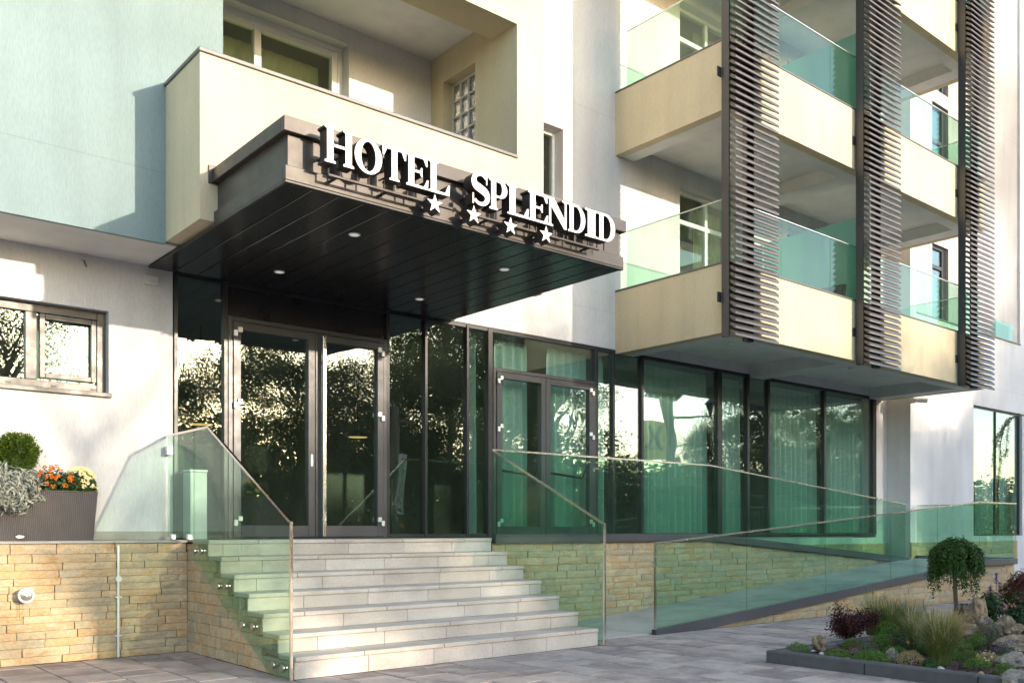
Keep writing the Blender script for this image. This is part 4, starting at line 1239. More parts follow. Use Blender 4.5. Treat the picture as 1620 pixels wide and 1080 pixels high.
def barberry(px, py):
    p = gp(px, py); T = thing('barberry_bush', p, 'dark red barberry bush near the kerb corner', 'shrub')
    q = MB(); ends = []
    r = random.Random(4)
    for i in range(16):
        a = r.uniform(0, 6.28); L = r.uniform(.22, .42); tilt = r.uniform(.2, 1.25)
        m_ = p + Vector((math.cos(a) * L * .4 * tilt, math.sin(a) * L * .4 * tilt, L * .5)); e = p + Vector((math.cos(a) * L * tilt * .85, math.sin(a) * L * tilt * .85, L * (1.0 - .3 * tilt)))
        q.tube([p, m_, e], [.006, .004, .002], 5); ends += [m_.lerp(e, t) for t in (-.5, -.2, .1, .4, .7, 1.0)]
    q.build('stem', 'bark', T)
    pts = np.concatenate([np.array(e) + RNG.normal(size=(85, 3)) * .038 for e in ends])
    leaves_obj('foliage', pts, RNG.normal(size=(len(pts), 3)) + [0, 0, .6], RNG.uniform(.014, .028, len(pts)), .6, 'barberry_leaf', T, p)
barberry(1340, 1014)

def feather_grass(px, py, h, sp, n, label, plume=True, m='grass_blade'):
    p = gp(px, py); T = thing('feather_grass', p, label, 'grass', 'feather grass clumps in the flower bed')
    h *= 1.12; n = int(n * 1.5); sp *= 1.35
    blades_obj('blades', p, n, h, sp, .0046, m, T, .085, .3)
    if plume: blades_obj('plume', p, int(n * .33), h * 1.12, sp * 1.3, .007, 'straw_blade', T, .085, .5, 5, .68)
feather_grass(1488, 1050, .42, .13, 1100, 'tall dense green feather grass clump next to the dry cushion')
feather_grass(1452, 1028, .36, .12, 700, 'upright green feather grass clump in front of the white stone')
feather_grass(1383, 1004, .46, .15, 380, 'loose tall feather grass behind the red flowers')
feather_grass(1410, 1008, .44, .16, 380, 'loose feather grass between barberry and white stone')
feather_grass(1440, 1008, .42, .18, 420, 'golden feather grass behind the white stone')
feather_grass(1500, 1020, .36, .22, 600, 'golden arching feather grass beside the flat rock', True, 'straw_blade')

def leafy(px, py, rx, rz, zc, n, size, m, label, name='leafy_plant', cat='plant', asp=.45, group=None, flower=None, nf=0, fs=.03, stems=True):
    p = gp(px, py); T = thing(name, p, label, cat, group)
    c = (p.x, p.y, p.z + zc)
    pts, d = ball_pts(n, c, (rx, rx, rz), .25)
    clump = RNG.normal(size=(n, 3)) * .3
    leaves_obj('foliage', pts, d + clump + [0, 0, .4], RNG.uniform(.7, 1.2, n) * size, asp, m, T, p)
    if stems:
        q = MB()
        for i in range(7):
            e = pts[RNG.integers(n)]; q.tube([p, tuple(e)], [.005, .002], 5)
        q.build('stem', 'bark', T)
    if flower:
        fp, fd = ball_pts(nf * 14, c, (rx * 1.05, rx * 1.05, rz * 1.1), .9)
        sel = fp[fp[:, 2] > c[2] - rz * .2][:nf]; nn = len(sel)
        cl = np.repeat(sel, 9, 0) + RNG.normal(size=(nn * 9, 3)) * fs * .28
        flowers( cl, RNG.normal(size=(nn * 9, 3)) + [0, -.4, .6], fs * .7, .8, flower, T, p)
    return T
leafy(1366, 1042, .11, .10, .10, 900, .022, 'lavender_leaf', 'small grey-green bush with red flowers', 'flowering_bush', 'flower', .3, None, 'red_flower', 6, .02)
leafy(1425, 1034, .10, .11, .10, 800, .024, 'dark_leaf', 'small dark green bush with an orange flower', 'flowering_bush', 'flower', .4, None, 'orange_flower', 2, .03)
leafy(1563, 1020, .13, .15, .13, 1500, .030, 'lavender_leaf', 'grey-green lavender bush in front of the tall pitted rock', 'lavender', 'plant', .16, None, 'purple_flower', 8, .018)
leafy(1594, 1046, .11, .10, .09, 900, .028, 'lavender_leaf', 'low lavender with violet flowers by the flat tan rock', 'lavender', 'plant', .16, None, 'purple_flower', 9, .02)
leafy(1530, 998, .16, .17, .16, 800, .05, 'dark_leaf', 'dark glossy shrub at the foot of the topiary tree', 'shrub', 'shrub', .5)
leafy(1566, 990, .16, .22, .22, 700, .055, 'lantana_leaf', 'leafy rose bush with pink blooms beside the red maple', 'rose_bush', 'flower', .5, None, 'pink_flower', 5, .045)
leafy(1612, 1002, .15, .20, .20, 600, .055, 'dark_leaf', 'dark leafy shrub with pink blooms under the red maple', 'rose_bush', 'flower', .5, None, 'pink_flower', 4, .05)
leafy(1402, 1022, .12, .14, .13, 1300, .026, 'sedum_leaf', 'feathery green perennial between sedum and feather grass', 'leafy_plant', 'plant', .2)
leafy(1462, 1036, .11, .11, .10, 900, .026, 'lantana_leaf', 'leafy green perennial between dry cushion and tall feather grass', 'leafy_plant', 'plant', .4)
leafy(1545, 1026, .10, .09, .08, 900, .022, 'sedum_leaf', 'fine green ground cover beside the tall pitted rock', 'leafy_plant', 'plant', .3)
leafy(1470, 1062, .07, .06, .05, 500, .03, 'lantana_leaf', 'small green seedlings at the foot of the tall feather grass', 'leafy_plant', 'plant', .35)
leafy(1602, 980, .17, .24, .24, 900, .055, 'lantana_leaf', 'tall green leafy plant between rose bush and red maple', 'leafy_plant', 'plant', .45)
sedum(1415, 1040, .11, .09, 'green sedum cushion between the orange flower and the dry cushion')
sedum(1350, 1024, .09, .08, 'green sedum cushion under the barberry branches')
sedum(1545, 1056, .09, .07, 'green sedum cushion in the open mulch beside the rusty pebble')
sedum(1500, 1040, .10, .08, 'green sedum cushion between tall feather grass and pale blossoms')
# iris-like sword leaves behind the feather grass
p = gp(1475, 990); T = thing('sword_plant', p, 'dark green sword-leaved plant behind the golden grass', 'plant')
blades_obj('leaves', p, 16, .30, .10, .034, 'dark_leaf', T, .06, .1)
# lavender spike
p = gp(1576, 985); T = thing('salvia', p, 'tall violet salvia spikes in front of the ramp wall', 'flower')
q = MB(); 
for dx, hh in ((0, .62), (.10, .50), (-.16, .47)):
    q.tube([(p.x + dx, p.y, p.z), (p.x + dx * 1.1, p.y, p.z + hh)], [.004, .002], 5)
q.build('stem', 'dark_leaf', T)
pts = np.concatenate([np.array([p.x + dx * 1.1, p.y, p.z + hh - .13]) + np.stack([RNG.normal(size=150) * .010, RNG.normal(size=150) * .010, RNG.random(150) * .14], 1) for dx, hh in ((0, .62), (.10, .50), (-.16, .47))])
flowers( pts, RNG.normal(size=(len(pts), 3)), .016, .7, 'purple_flower', T, p)

# grafted weeping topiary
def topiary():
    p = gp(1512, 990); T = thing('topiary_tree', p, 'small round-headed weeping tree on a bare stem behind the flower bed', 'tree')
    sc = 1.13
    q = MB(); q.tube([p, p + Vector((.005, 0, .25 * sc)), p + Vector((-.008, .01, .55 * sc)), p + Vector((0, 0, .72 * sc))], [.030, .025, .024, .02], 10)
    r = random.Random(8)
    for i in range(20):
        a = r.uniform(0, 6.28); L = r.uniform(.14, .27)
        t0 = p + Vector((0, 0, .68 * sc)); e = t0 + Vector((math.cos(a) * L, math.sin(a) * L, r.uniform(.02, .12))); f = e + Vector((math.cos(a) * .06, math.sin(a) * .06, -r.uniform(.12, .36)))
        q.tube([t0, t0.lerp(e, .6) + Vector((0, 0, .06)), e, f], [.010, .008, .005, .002], 5)
    q.build('trunk', 'bark', T, smooth=True)
    pts = []
    for i in range(340):
        a = RNG.uniform(0, 2 * math.pi); rr = .285 * math.sqrt(RNG.uniform(.02, 1)); top = .97 * sc - 2.2 * rr ** 2 - .02
        L = RNG.uniform(.05, .12) + (.50 * RNG.random() ** .75 * (.8 + .3 * math.sin(3 * a + 1)) if rr > .14 else .32 * RNG.random())
        k = int(26 + L * 120); u = RNG.random(k)
        pts.append(np.stack([p.x + rr * math.cos(a) * (1 + .1 * u) + RNG.normal(size=k) * .016, p.y + rr * math.sin(a) * (1 + .1 * u) + RNG.normal(size=k) * .016, p.z + top - u * L + RNG.normal(size=k) * .012], 1))
    pts = np.concatenate(pts); d = pts - np.array([p.x, p.y, p.z + .55])
    leaves_obj('crown', pts, d * 2.2 + RNG.normal(size=pts.shape) * .6 + [0, 0, .3], RNG.uniform(.018, .034, len(pts)), .6, 'topiary_leaf', T, p)
topiary()

def rock(px, py, rx, ry, rz, m, label, seed, rough=.35, lean=0, name='rock', tall=1.0):
    p = gp(px, py); r = np.random.default_rng(seed)
    rx, ry, rz = rx * 1.06, ry * 1.06, rz * 1.06
    bm = bmesh.new(); bmesh.ops.create_icosphere(bm, subdivisions=4, radius=1.0)
    import mathutils
    off = Vector((seed * 3.1, seed * 1.7, 0))
    for v in bm.verts:
        n1 = mathutils.noise.fractal(v.co * 1.3 + off, 1.0, 2.0, 4); n2 = mathutils.noise.cell(v.co * 3.0 + off)
        f = 1 + rough * n1 + rough * .18 * n2 - rough * .55 * max(0, mathutils.noise.noise(v.co * 4 + off)) ** 1.0
        c = v.co * f
        v.co = Vector((c.x * rx * (1 - .25 * max(c.z, 0) * tall * .6), c.y * ry * (1 - .25 * max(c.z, 0) * tall * .6), (c.z + .55) * rz + 0)) + Vector((lean * (c.z + .5) * rz, 0, 0))
    me = bpy.data.meshes.new(name); bm.to_mesh(me); bm.free(); me.materials.append(MATS[m])
    o = link(bpy.data.objects.new(name, me), None, p)
    return tag(o, label, 'rock')
rock(1548, 1002, .13, .12, .235, 'rock_tan', 'tall pitted tan limestone rock standing beside the topiary stem', 3, .5)
rock(1524, 1006, .19, .15, .085, 'rock_tan', 'flat tan rock between golden grass and topiary stem', 5, .4)
rock(1592, 1012, .13, .12, .15, 'rock_tan', 'knobbly tan rock with round top below the pink roses', 8, .6)
rock(1606, 1030, .22, .15, .09, 'rock_tan', 'broad tan rock behind the violet flowers', 12, .4)
rock(1602, 1054, .16, .14, .07, 'rock_grey', 'low pale grey rock next to the cream blossoms', 15, .35)
rock(1612, 1079, .22, .12, .06, 'rock_grey', 'flat pale slab rock at the near end of the bed', 18, .3)
rock(1430, 1004, .095, .09, .22, 'rock_white', 'upright white crystalline stone amid the feather grass', 21, .25, tall=1.6)
rock(1296, 1028, .07, .06, .10, 'rock_tan', 'pitted tan rock at the foot of the barberry', 25, .6)
rock(1355, 1034, .06, .05, .035, 'rock_grey', 'small brownish rock under the red flowers', 28, .3)
rock(1411, 1046, .05, .05, .07, 'rock_grey', 'small dark grey rock beside the dry cushion', 31, .4)
peb = [(1287, 1031, .022, 'first pale pebble by the corner cushion', 'pebble_pale'), (1300, 1035, .026, 'angular pale pebble left of the second cushion', 'pebble_pale'), (1343, 1041, .018, 'small pale pebble right of the second cushion', 'pebble_pale'), (1340, 1044, .03, 'pale pebble in front of the second cushion', 'pebble_pale'), (1352, 1048, .035, 'elongated pale pebble left of the widest cushion', 'pebble_pale'), (1367, 1051, .034, 'rounded pale pebble before the widest cushion', 'pebble_pale'), (1401, 1056, .022, 'pinkish pebble between widest cushion and dry cushion', 'pebble_pale'), (1421, 1054, .018, 'rusty pebble at the kerb before the dry cushion', 'pebble_rust'), (1487, 1060, .036, 'round pale pebble at the kerb before the feather grass', 'pebble_pale'), (1552, 1068, .034, 'rust-red pebble beside the yellow-green cushion', 'pebble_rust')]
for i, (a, b, s_, lab, m_) in enumerate(peb):
    rock(a, b, s_, s_ * .8, s_ * .62, m_, lab, 40 + i, .18, name='pebble')

# red maple twigs and drooping larch branch reaching in from the right
def maple():
    p = gp(1668, 1000); T = thing('red_maple', p, 'dark red cut-leaf maple with drooping foliage reaching over the bed', 'tree')
    q = MB(); q.tube([p, p + Vector((-.02, .02, .3)), p + Vector((-.10, .06, .58))], [.03, .024, .014], 8)
    pts = []
    r = random.Random(6)
    for i in range(22):
        a = math.radians(r.uniform(110, 260)) if i % 3 else r.uniform(0, 6.28); L = r.uniform(.15, .5)
        s_ = p + Vector((-.10, .06, .58)); m_ = s_ + Vector((math.cos(a) * L * .6, math.sin(a) * L * .6, .05 + r.uniform(0, .08))); e = s_ + Vector((math.cos(a) * L, math.sin(a) * L, -r.uniform(.0, .22)))
        q.tube([s_, m_, e], [.008, .005, .002], 5)
        for t in np.linspace(0, 1, 14):
            b_ = m_.lerp(e, t); pts.append(np.array(b_) + RNG.normal(size=(26, 3)) * [.03, .03, .02] - [0, 0, .02])
    q.build('trunk', 'bark', T)
    pts = np.concatenate(pts); leaves_obj('crown', pts, RNG.normal(size=pts.shape) + [0, 0, .5], RNG.uniform(.03, .06, len(pts)), .13, 'maple_leaf', T, p)
maple()
def larch():
    b0 = on_y(1660, 652, 5.97); base = Vector((b0.x + .6, 5.97, GZ))
    T = thing('weeping_larch', base, 'drooping needle-leaved larch branch hanging before the right window', 'tree')
    q = MB(); top = on_y(1606, 658, 5.97)
    q.tube([base, base + Vector((0, 0, 1.6)), Vector((b0.x + .3, 5.97, b0.z - .1)), b0, top, on_y(1590, 668, 5.97), on_y(1583, 700, 5.97), on_y(1580, 745, 5.97)], [.05, .04, .025, .014, .010, .008, .006, .003], 8)
    pts = []
    for path in (((1612, 657), (1596, 664), (1586, 680), (1582, 705), (1584, 728), (1580, 752)), ((1600, 660), (1590, 672), (1581, 690), (1573, 712), (1571, 735)), ((1596, 664), (1594, 690), (1592, 712), (1590, 722)), ((1588, 675), (1577, 690), (1572, 700))):
        P3 = [on_y(a, b, 5.97 + random.uniform(-.06, .06)) for a, b in path]
        q.tube(P3, .004, 5)
        for a, b in zip(P3[:-1], P3[1:]):
            for t in np.linspace(0, 1, 8): pts.append(np.array(a.lerp(b, t)) + RNG.normal(size=(16, 3)) * .018)
    q.build('trunk', 'bark', T)
    pts = np.concatenate(pts); leaves_obj('crown', pts, RNG.normal(size=pts.shape), RNG.uniform(.025, .05, len(pts)), .18, 'larch_leaf', T, base)
larch()

# ------------------------------------------------------------------ planter on the deck
PY0, PY1, PZ = 9.345, 9.675, DECK
pxr = 2.655; pxl = 1.25; PH = .455
P = thing('planter_box', ((pxl + pxr) / 2, 9.51, PZ), 'dark brown woven rectangular planter standing on the deck', 'planter')
q = MB(); e = .035
vs = [(pxl + e, PY0 + e * .6, PZ), (pxr - e, PY0 + e * .6, PZ), (pxr - e, PY1 - e * .6, PZ), (pxl + e, PY1 - e * .6, PZ), (pxl, PY0, PZ + PH), (pxr, PY0, PZ + PH), (pxr, PY1, PZ + PH), (pxl, PY1, PZ + PH),
      (pxl + .025, PY0 + .025, PZ + PH), (pxr - .025, PY0 + .025, PZ + PH), (pxr - .025, PY1 - .025, PZ + PH), (pxl + .025, PY1 - .025, PZ + PH), (pxl + .025, PY0 + .025, PZ + PH - .06), (pxr - .025, PY0 + .025, PZ + PH - .06), (pxr - .025, PY1 - .025, PZ + PH - .06), (pxl + .025, PY1 - .025, PZ + PH - .06)]
q.raw(vs, [(0, 3, 2, 1), (0, 1, 5, 4), (1, 2, 6, 5), (2, 3, 7, 6), (3, 0, 4, 7), (4, 5, 9, 8), (5, 6, 10, 9), (6, 7, 11, 10), (7, 4, 8, 11), (8, 9, 13, 12), (9, 10, 14, 13), (10, 11, 15, 14), (11, 8, 12, 15)])
q.build('body', 'rattan', P)
q = MB(); q.box(pxl - .003, pxr + .003, PY0 - .004, PY0 + .022, PZ + PH + .001, PZ + PH + .013, 0, .004); q.box(pxl - .003, pxr + .003, PY1 - .022, PY1 + .004, PZ + PH + .001, PZ + PH + .013, 0, .004); q.box(pxl - .003, pxl + .02, PY0 + .022, PY1 - .022, PZ + PH + .001, PZ + PH + .012, 0, .004); q.box(pxr - .02, pxr + .003, PY0 + .022, PY1 - .022, PZ + PH + .001, PZ + PH + .012, 0, .004)
q.build('rim', 'bronze_sheet', P)
box('soil', pxl + .027, pxr - .027, PY0 + .027, PY1 - .027, PZ + PH - .05, PZ + PH - .03, 'mulch', P)
b_ = on_y(31, 848.5, 9.37); q = MB()
q.prism([(b_.x + .035 * math.cos(t), b_.z + .011 * math.sin(t)) for t in [i * math.pi / 10 for i in range(20)]], 'y', PY0 + .008, PY0 + .020); q.build('badge', 'satin_steel', P)
ZP = PZ + PH - .03
def on_planter(px, dy=0): return Vector((xy(px, 9.51 + dy), 9.51 + dy, ZP))
# clipped thuja ball on a stem
p = on_planter(26, -.02); T = thing('clipped_thuja', p, 'bright green clipped thuja ball on a bare stem in the planter', 'shrub')
c = on_y(26, 717, 9.49)
q = MB(); q.tube([p, p + Vector((.01, 0, .14)), Vector((c.x, c.y, c.z - .1))], [.014, .012, .009], 8); q.tube([p + Vector((.005, 0, .05)), p + Vector((-.03, 0, .17)), Vector((c.x - .05, c.y, c.z - .08))], [.009, .008, .005], 6); q.build('trunk', 'bark', T)
pts, d = ball_pts(7000, c, (.185, .175, .19), .70); wob = 1 + .10 * np.sin(d[:, 0] * 7 + 1) * np.sin(d[:, 2] * 6 + .5) + .07 * RNG.normal(size=len(d)) + .12 * (RNG.random(len(d)) > .97); pts = np.array(c) + (pts - np.array(c)) * wob[:, None]
leaves_obj('crown', pts, np.cross(d, RNG.normal(size=d.shape)) + d * .3, RNG.uniform(.02, .05, len(d)), .22, 'thuja_leaf', T, p)
# silver dusty plant spilling over
p = on_planter(12, -.12); T = thing('silver_leaf_plant', p, 'silvery grey leafy plant spilling over the planter rim', 'plant')
n = 1500; pts, d = ball_pts(n, (p.x + .0, p.y - .02, p.z + .09), (.31, .17, .17), .25); pts += np.repeat(RNG.normal(size=(n // 10, 3)) * .028, 10, 0); low = d[:, 2] < 0; pts[low, 1] -= .10 * -d[low, 2]; pts[low, 2] -= .08 * -d[low, 2]
kk = (pts[:, 2] > PZ + PH + .01) | (pts[:, 1] < PY0 - .012)
leaves_obj('foliage', pts[kk], d[kk] + RNG.normal(size=(kk.sum(), 3)) * .6 + [0, 0, .3], RNG.uniform(.045, .10, kk.sum()), .2, 'silver_leaf', T, p)
cl = np.array([on_y(29, 774, PY0 - .06)]).repeat(12, 0) + RNG.normal(size=(12, 3)) * .006; flowers( cl, RNG.normal(size=cl.shape) + [0, -1, .5], .022, .7, 'orange_flower', T, p)
def lantana(px0, px1, label, fl, nf, seed):
    a, b = on_planter(px0), on_planter(px1); c = (a + b) / 2; w = (b.x - a.x) / 2
    T = thing('lantana', c, label, 'flower')
    n = 1500; pts, d = ball_pts(n, (c.x, c.y - .02, c.z + .09), (w, .16, .16), .2); k = pts[:, 2] > PZ + PH + .012
    leaves_obj('foliage', pts[k], d[k] + RNG.normal(size=(k.sum(), 3)) * .6 + [0, -.2, .5], RNG.uniform(.022, .045, k.sum()), .62, 'lantana_leaf', T, c)
    q = MB()
    for i in range(8): q.tube([c + Vector((w * .4 * RNG.normal(), 0, 0)), tuple(pts[k][RNG.integers(k.sum())])], [.004, .002], 5)
    q.build('stem', 'bark', T)
    fp, fd = ball_pts(nf * 6, (c.x, c.y - .03, c.z + .10), (w * 1.0, .18, .175), .92); fp = fp[(fp[:, 2] > PZ + PH + .03) & (fd[:, 1] < .35)][:nf]
    for f in fp:
        out = Vector(f) - Vector((c.x, c.y, c.z)); out.normalize()
        m_ = 15; ang = RNG.random(m_) * 6.28; rr = .020 * np.sqrt(RNG.random(m_))
        pp = np.array(f) + np.stack([rr * np.cos(ang), np.full(m_, -.004), rr * np.sin(ang)], 1)
        leaves_obj('blossom', pp, np.tile(np.array([out.x * .3, -1, .4]), (m_, 1)) + RNG.normal(size=(m_, 3)) *   .25, .017, .85, fl, T, tuple(f))
lantana(45, 118, 'orange flowering lantana in the middle of the planter', 'orange_flower', 34, 1)
lantana(96, 152, 'cream-yellow flowering lantana at the planter end', 'yellow_flower', 30, 2)
p = on_planter(-6, .04); T = thing('broad_leaf_plant', p, 'bright green broad-leaved plant behind the silver foliage', 'plant')
pts, d = ball_pts(260, (p.x, p.y, p.z + .28), (.14, .1, .2), .2); leaves_obj('foliage', pts, d + [0, -.4, .6], .08, .4, 'sedum_leaf', T, p)
q = MB(); q.tube([p, p + Vector((0, 0, .3))], [.008, .004], 6); q.build('stem', 'dark_leaf', T)

# ------------------------------------------------------------------ small fittings
# square ash bin on the deck behind the glass
bc = Vector((3.66, 9.50, DECK)); T = thing('ash_bin', bc, 'pale square pillar bin on the deck behind the stair glass', 'bin')
ang = 0
q = MB(); q.box(bc.x - .09, bc.x + .09, bc.y - .10, bc.y + .10, DECK, DECK + .70, 0, .006); q.build('body', 'bin_paint', T)
q = MB(); q.box(bc.x - .095, bc.x + .095, bc.y - .105, bc.y + .105, DECK + .701, DECK + .722, 0, .004); q.build('lid', 'white_enamel', T)
# fire inlet with chain on the stone wall
WS = WF - .045
c = on_y(38, 940.5, WS - 0.0100); T = thing('fire_inlet', (c.x, WS + 0.0000, c.z - .2), 'round white fire hose inlet with hanging chain on the stone wall', 'fire inlet')
q = MB(); q.tube([(c.x, WS + 0.0020, c.z), (c.x, WS - 0.0300, c.z)], .062, 28); q.build('flange', 'inlet_paint', T)
q = MB(); q.tube([(c.x, WS - 0.0310, c.z), (c.x, WS - 0.0750, c.z)], .055, 28); q.build('coupling', 'inlet_paint', T)
q = MB()
n_ = 28
for i in range(n_):
    a0, a1 = 2 * math.pi * i / n_, 2 * math.pi * (i + 1) / n_
    for (r0, r1, ya, yb) in ((.050, .068, WS - 0.1000, WS - 0.0760),):
        pts_ = [(c.x + r_ * math.cos(a), yy, c.z + r_ * math.sin(a)) for a in (a0, a1) for r_ in (r0, r1) for yy in (ya, yb)]
        q.raw(pts_, [(0, 2, 6, 4), (1, 5, 7, 3), (0, 4, 5, 1), (2, 3, 7, 6)])
q.build('rim', 'inlet_paint', T)
q = MB(); q.tube([(c.x, WS - 0.0760, c.z), (c.x, WS - 0.0940, c.z), (c.x, WS - 0.1000, c.z)], [.049, .045, .012], 28); q.tube([(c.x, WS - 0.1000, c.z), (c.x, WS - 0.1100, c.z)], .008, 10); q.build('cap', 'button_steel', T)
for (dx, n_, zz) in ((-.045, 13, -.066), (.006, 12, -.066)):
    q = MB()
    for i in range(n_): q.tube([(c.x + dx, WS - 0.0400 - (.02 if dx > 0 else 0), c.z + zz - i * .0125), (c.x + dx + .002 * (-1) ** i, WS - 0.0400 - (.02 if dx > 0 else 0), c.z + zz - i * .0125 - .010)], .0028, 6)
    q.build('chain', 'satin_steel' if dx > 0 else 'bark', T)
# earthing conductor strip on the wall
c0, c1 = on_y(190, 862, WS - 0.0200), on_y(187, 1038, WS - 0.0200); T = thing('conduit', (c1.x, WS - 0.0150, GZ), 'thin pale vertical lightning conductor strip clipped to the stone wall', 'conduit')
q = MB(); q.box(c1.x - .011, c1.x + .011, WS - 0.0280, WS - 0.0160, GZ + .003, c0.z, 0, .003); q.build('strip', 'galvanised', T)
for py in (944, 1005):
    p = on_y(188, py, WS - 0.0300); q = MB(); q.box(c1.x - .032, c1.x + .032, WS - 0.0360, WS - 0.0100, p.z - .008, p.z + .008, 0, .003); q.build('clip', 'galvanised', T)
p = on_y(189, 915, WS - 0.0300); q = MB(); q.tube([(c1.x, WS - 0.0100, p.z), (c1.x, WS - 0.0360, p.z)], .032, 6); q.build('joint', 'galvanised', T)
# socket box, bracket
p = on_y(238.5, 444, YW); T = thing('socket_box', (p.x, YW, p.z - .05), 'small white outlet box high on the white wall beside the canopy', 'outlet')
q = MB(); q.box(p.x - .072, p.x + .072, YW - .028, YW - .001, p.z - .048, p.z + .048, 0, .006); q.build('housing', 'white_enamel', T)
for dx in (-.022, .022):
    q = MB(); q.tube([(p.x + dx, YW - .0282, p.z - .006), (p.x + dx, YW - .033, p.z - .006)], .017, 14); q.build('grille', 'satin_steel', T)
p = on_y(131, 412, YW); T = thing('wall_bracket', (p.x, YW, p.z - .05), 'tiny cable bracket under the mint overhang', 'bracket')
q = MB(); q.box(p.x - .025, p.x + .025, YW - .05, YW - .001, p.z - .005, p.z + .03, 0, .005); q.build('plate', 'galvanised', T)
q = MB(); q.tube([(p.x, YW - .03, p.z), (p.x + .01, YW - .04, p.z - .04), (p.x + .025, YW - .035, p.z - .065)], .008, 6); q.build('cable', 'pole_wood', T)
# security camera under the balcony end
p = on_y(1444, 633, YR - .05); T = thing('security_camera', (p.x, YR, p.z - .05), 'small white security camera under the balcony beside the right wall', 'security camera')
q = MB(); q.box(p.x - .05, p.x + .03, YR - .10, YR - .002, p.z - .06, p.z + .10, 0, .01); q.build('bracket', 'white_enamel', T)
q = MB(); q.tube([(p.x - .01, YR - .10, p.z), (p.x + .03, YR - .20, p.z - .01), (p.x + .05, YR - .32, p.z - .03)], [.045, .052, .052], 16); q.build('housing', 'white_enamel', T)
q = MB(); q.tube([(p.x + .05, YR - .321, p.z - .03), (p.x + .051, YR - .326, p.z - .0305)], .042, 16); q.build('lens', 'black_plastic', T)
# balcony chair
def chair(x, y, z):
    T = thing('balcony_chair', (x, y, z), 'dark woven chair on the lowest balcony by the glass divider', 'chair')
    q = MB(); q.box(x - .26, x + .26, y - .25, y + .25, z + .38, z + .44, 0, .02); q.build('seat', 'black_plastic', T)
    q = MB(); q.prism([(x + .20, z + .44), (x + .27, z + .44), (x + .40, z + .90), (x + .33, z + .92)], 'y', y - .25, y + .25); q.build('backrest', 'black_plastic', T)
    for dx in (-.23, .23):
        for dy in (-.22, .22): q = MB(); q.tube([(x + dx, y + dy, z), (x + dx * .95, y + dy * .95, z + .38)], .014, 8); q.build('leg', 'black_plastic', T)
    for dy in (-.24, .24): q = MB(); q.tube([(x - .22, y + dy, z + .43), (x - .20, y + dy, z + .64), (x + .30, y + dy, z + .66)], .014, 8); q.build('armrest', 'black_plastic', T)
chair(13.15, 8.1, 4.141)

# ------------------------------------------------------------------ curtains and lamps behind the glass
def curtain(x0, x1, z0, z1, y, m, label, fold=.13, amp=.035, seed=0, group=None, parent=None):
    r = random.Random(seed); n = max(8, int((x1 - x0) / fold * 10)); vs, fs = [], []
    ph = 0
    rows = [z0, z0 + (z1 - z0) * .5, z1 - .12, z1]
    cols = []
    for i in range(n + 1):
        u = x0 + (x1 - x0) * i / n; ph += (x1 - x0) / n / fold * 2 * math.pi * r.uniform(.6, 1.4)
        cols.append((u, math.sin(ph), r.uniform(-.3, .3)))
    for (u, s_, j) in cols:
        for k, z in enumerate(rows):
            a = amp * (1.0, .9, .6, .25)[k]
            vs.append((u + .02 * j * (1 - k / 3), y + a * s_ + a * .25 * j, z))
    for i in range(n):
        for k in range(3): a = i * 4 + k; fs.append((a, a + 4, a + 5, a + 1))
    me = bpy.data.meshes.new('curtain'); o0 = Vector(((x0 + x1) / 2, y, z0)); me.from_pydata([tuple(Vector(v) - o0) for v in vs], [], fs)
    me.materials.append(MATS[m]); me.polygons.foreach_set('use_smooth', [True] * len(fs)); me.update()
    o = link(bpy.data.objects.new('curtain', me), None, o0); return tag(o, label, 'curtain', group)
def fx(px): return xy(px, YW + .25)
zc0, zc1 = DECK + .02, ZT - .05
for i, (a, b, lab) in enumerate(((744, 760, 'narrow pale curtain strip left of the side door'), (788, 838, 'pale sheer curtain behind the left leaf of the side door'), (872, 935, 'pale sheer curtain behind the right leaf of the side door'), (947, 957, 'narrow curtain strip right of the side door'), (1019, 1122, 'wide sheer curtain in the first large window right of the side door'), (1146, 1172, 'tied-back curtain in the narrow window between the large ones'), (1222, 1292, 'wide sheer curtain in the second large window'), (1310, 1372, 'wide sheer curtain in the last window before the white pier'))):
    curtain(fx(a), fx(b), zc0, zc1, YW + .32, 'sheer_curtain', lab, .17, .075, i)
curtain(xy(1544, YR + .4), xy(1571, YR + .4), 1.04, 3.94, YR + .40, 'sheer_curtain', 'sheer curtain at the left of the right wing window', .15, .04, 21)
curtain(xy(1583, YR + .4), xy(1606, YR + .4), 1.04, 3.94, YR + .40, 'sheer_curtain', 'sheer curtain behind the larch branch', .15, .04, 22)
curtain(3.75, 5.45, 4.4, 6.80, YW + .50, 'olive_curtain', 'olive curtain in the loggia window above the canopy', .12, .03, 31)
curtain(2.26, 2.80, 2.55, 3.32, YW + .36, 'pale_blind', 'pale blind in the open sash of the left window', .3, .006, 32)
for k in range(3):
    curtain(12.55, 13.25, 4.18 + 3 * k, 6.66 + 3 * k, YW + .42, 'olive_curtain', 'olive curtain in the corner balcony door of the ' + ('lowest', 'middle', 'top')[k] + ' balcony', .12, .03, 40 + k)
def pendant(px, py, Y, label):
    p = on_y(px, py, Y); T = thing('pendant_lamp', (p.x, Y, p.z), label, 'lamp')
    q = MB(); q.tube([(p.x, Y, p.z + .10), (p.x, Y, p.z + .02), (p.x, Y, p.z)], [.06, .20, .22], 24, cap=False); q.build('shade', 'bronze_sheet', T)
    q = MB(); q.tube([(p.x, Y, p.z + .005), (p.x, Y, p.z + .02)], .15, 20); q.build('bulb', 'lamp_glow', T)
    q = MB(); q.tube([(p.x, Y, p.z + .10), (p.x, Y, 3.87)], .006, 6); q.build('cord', 'black_plastic', T)
pendant(318, 672, 12.0, 'warm pendant lamp glowing behind the glass left of the entrance')
pendant(566, 692, 13.0, 'warm pendant lamp glowing inside behind the entrance door')

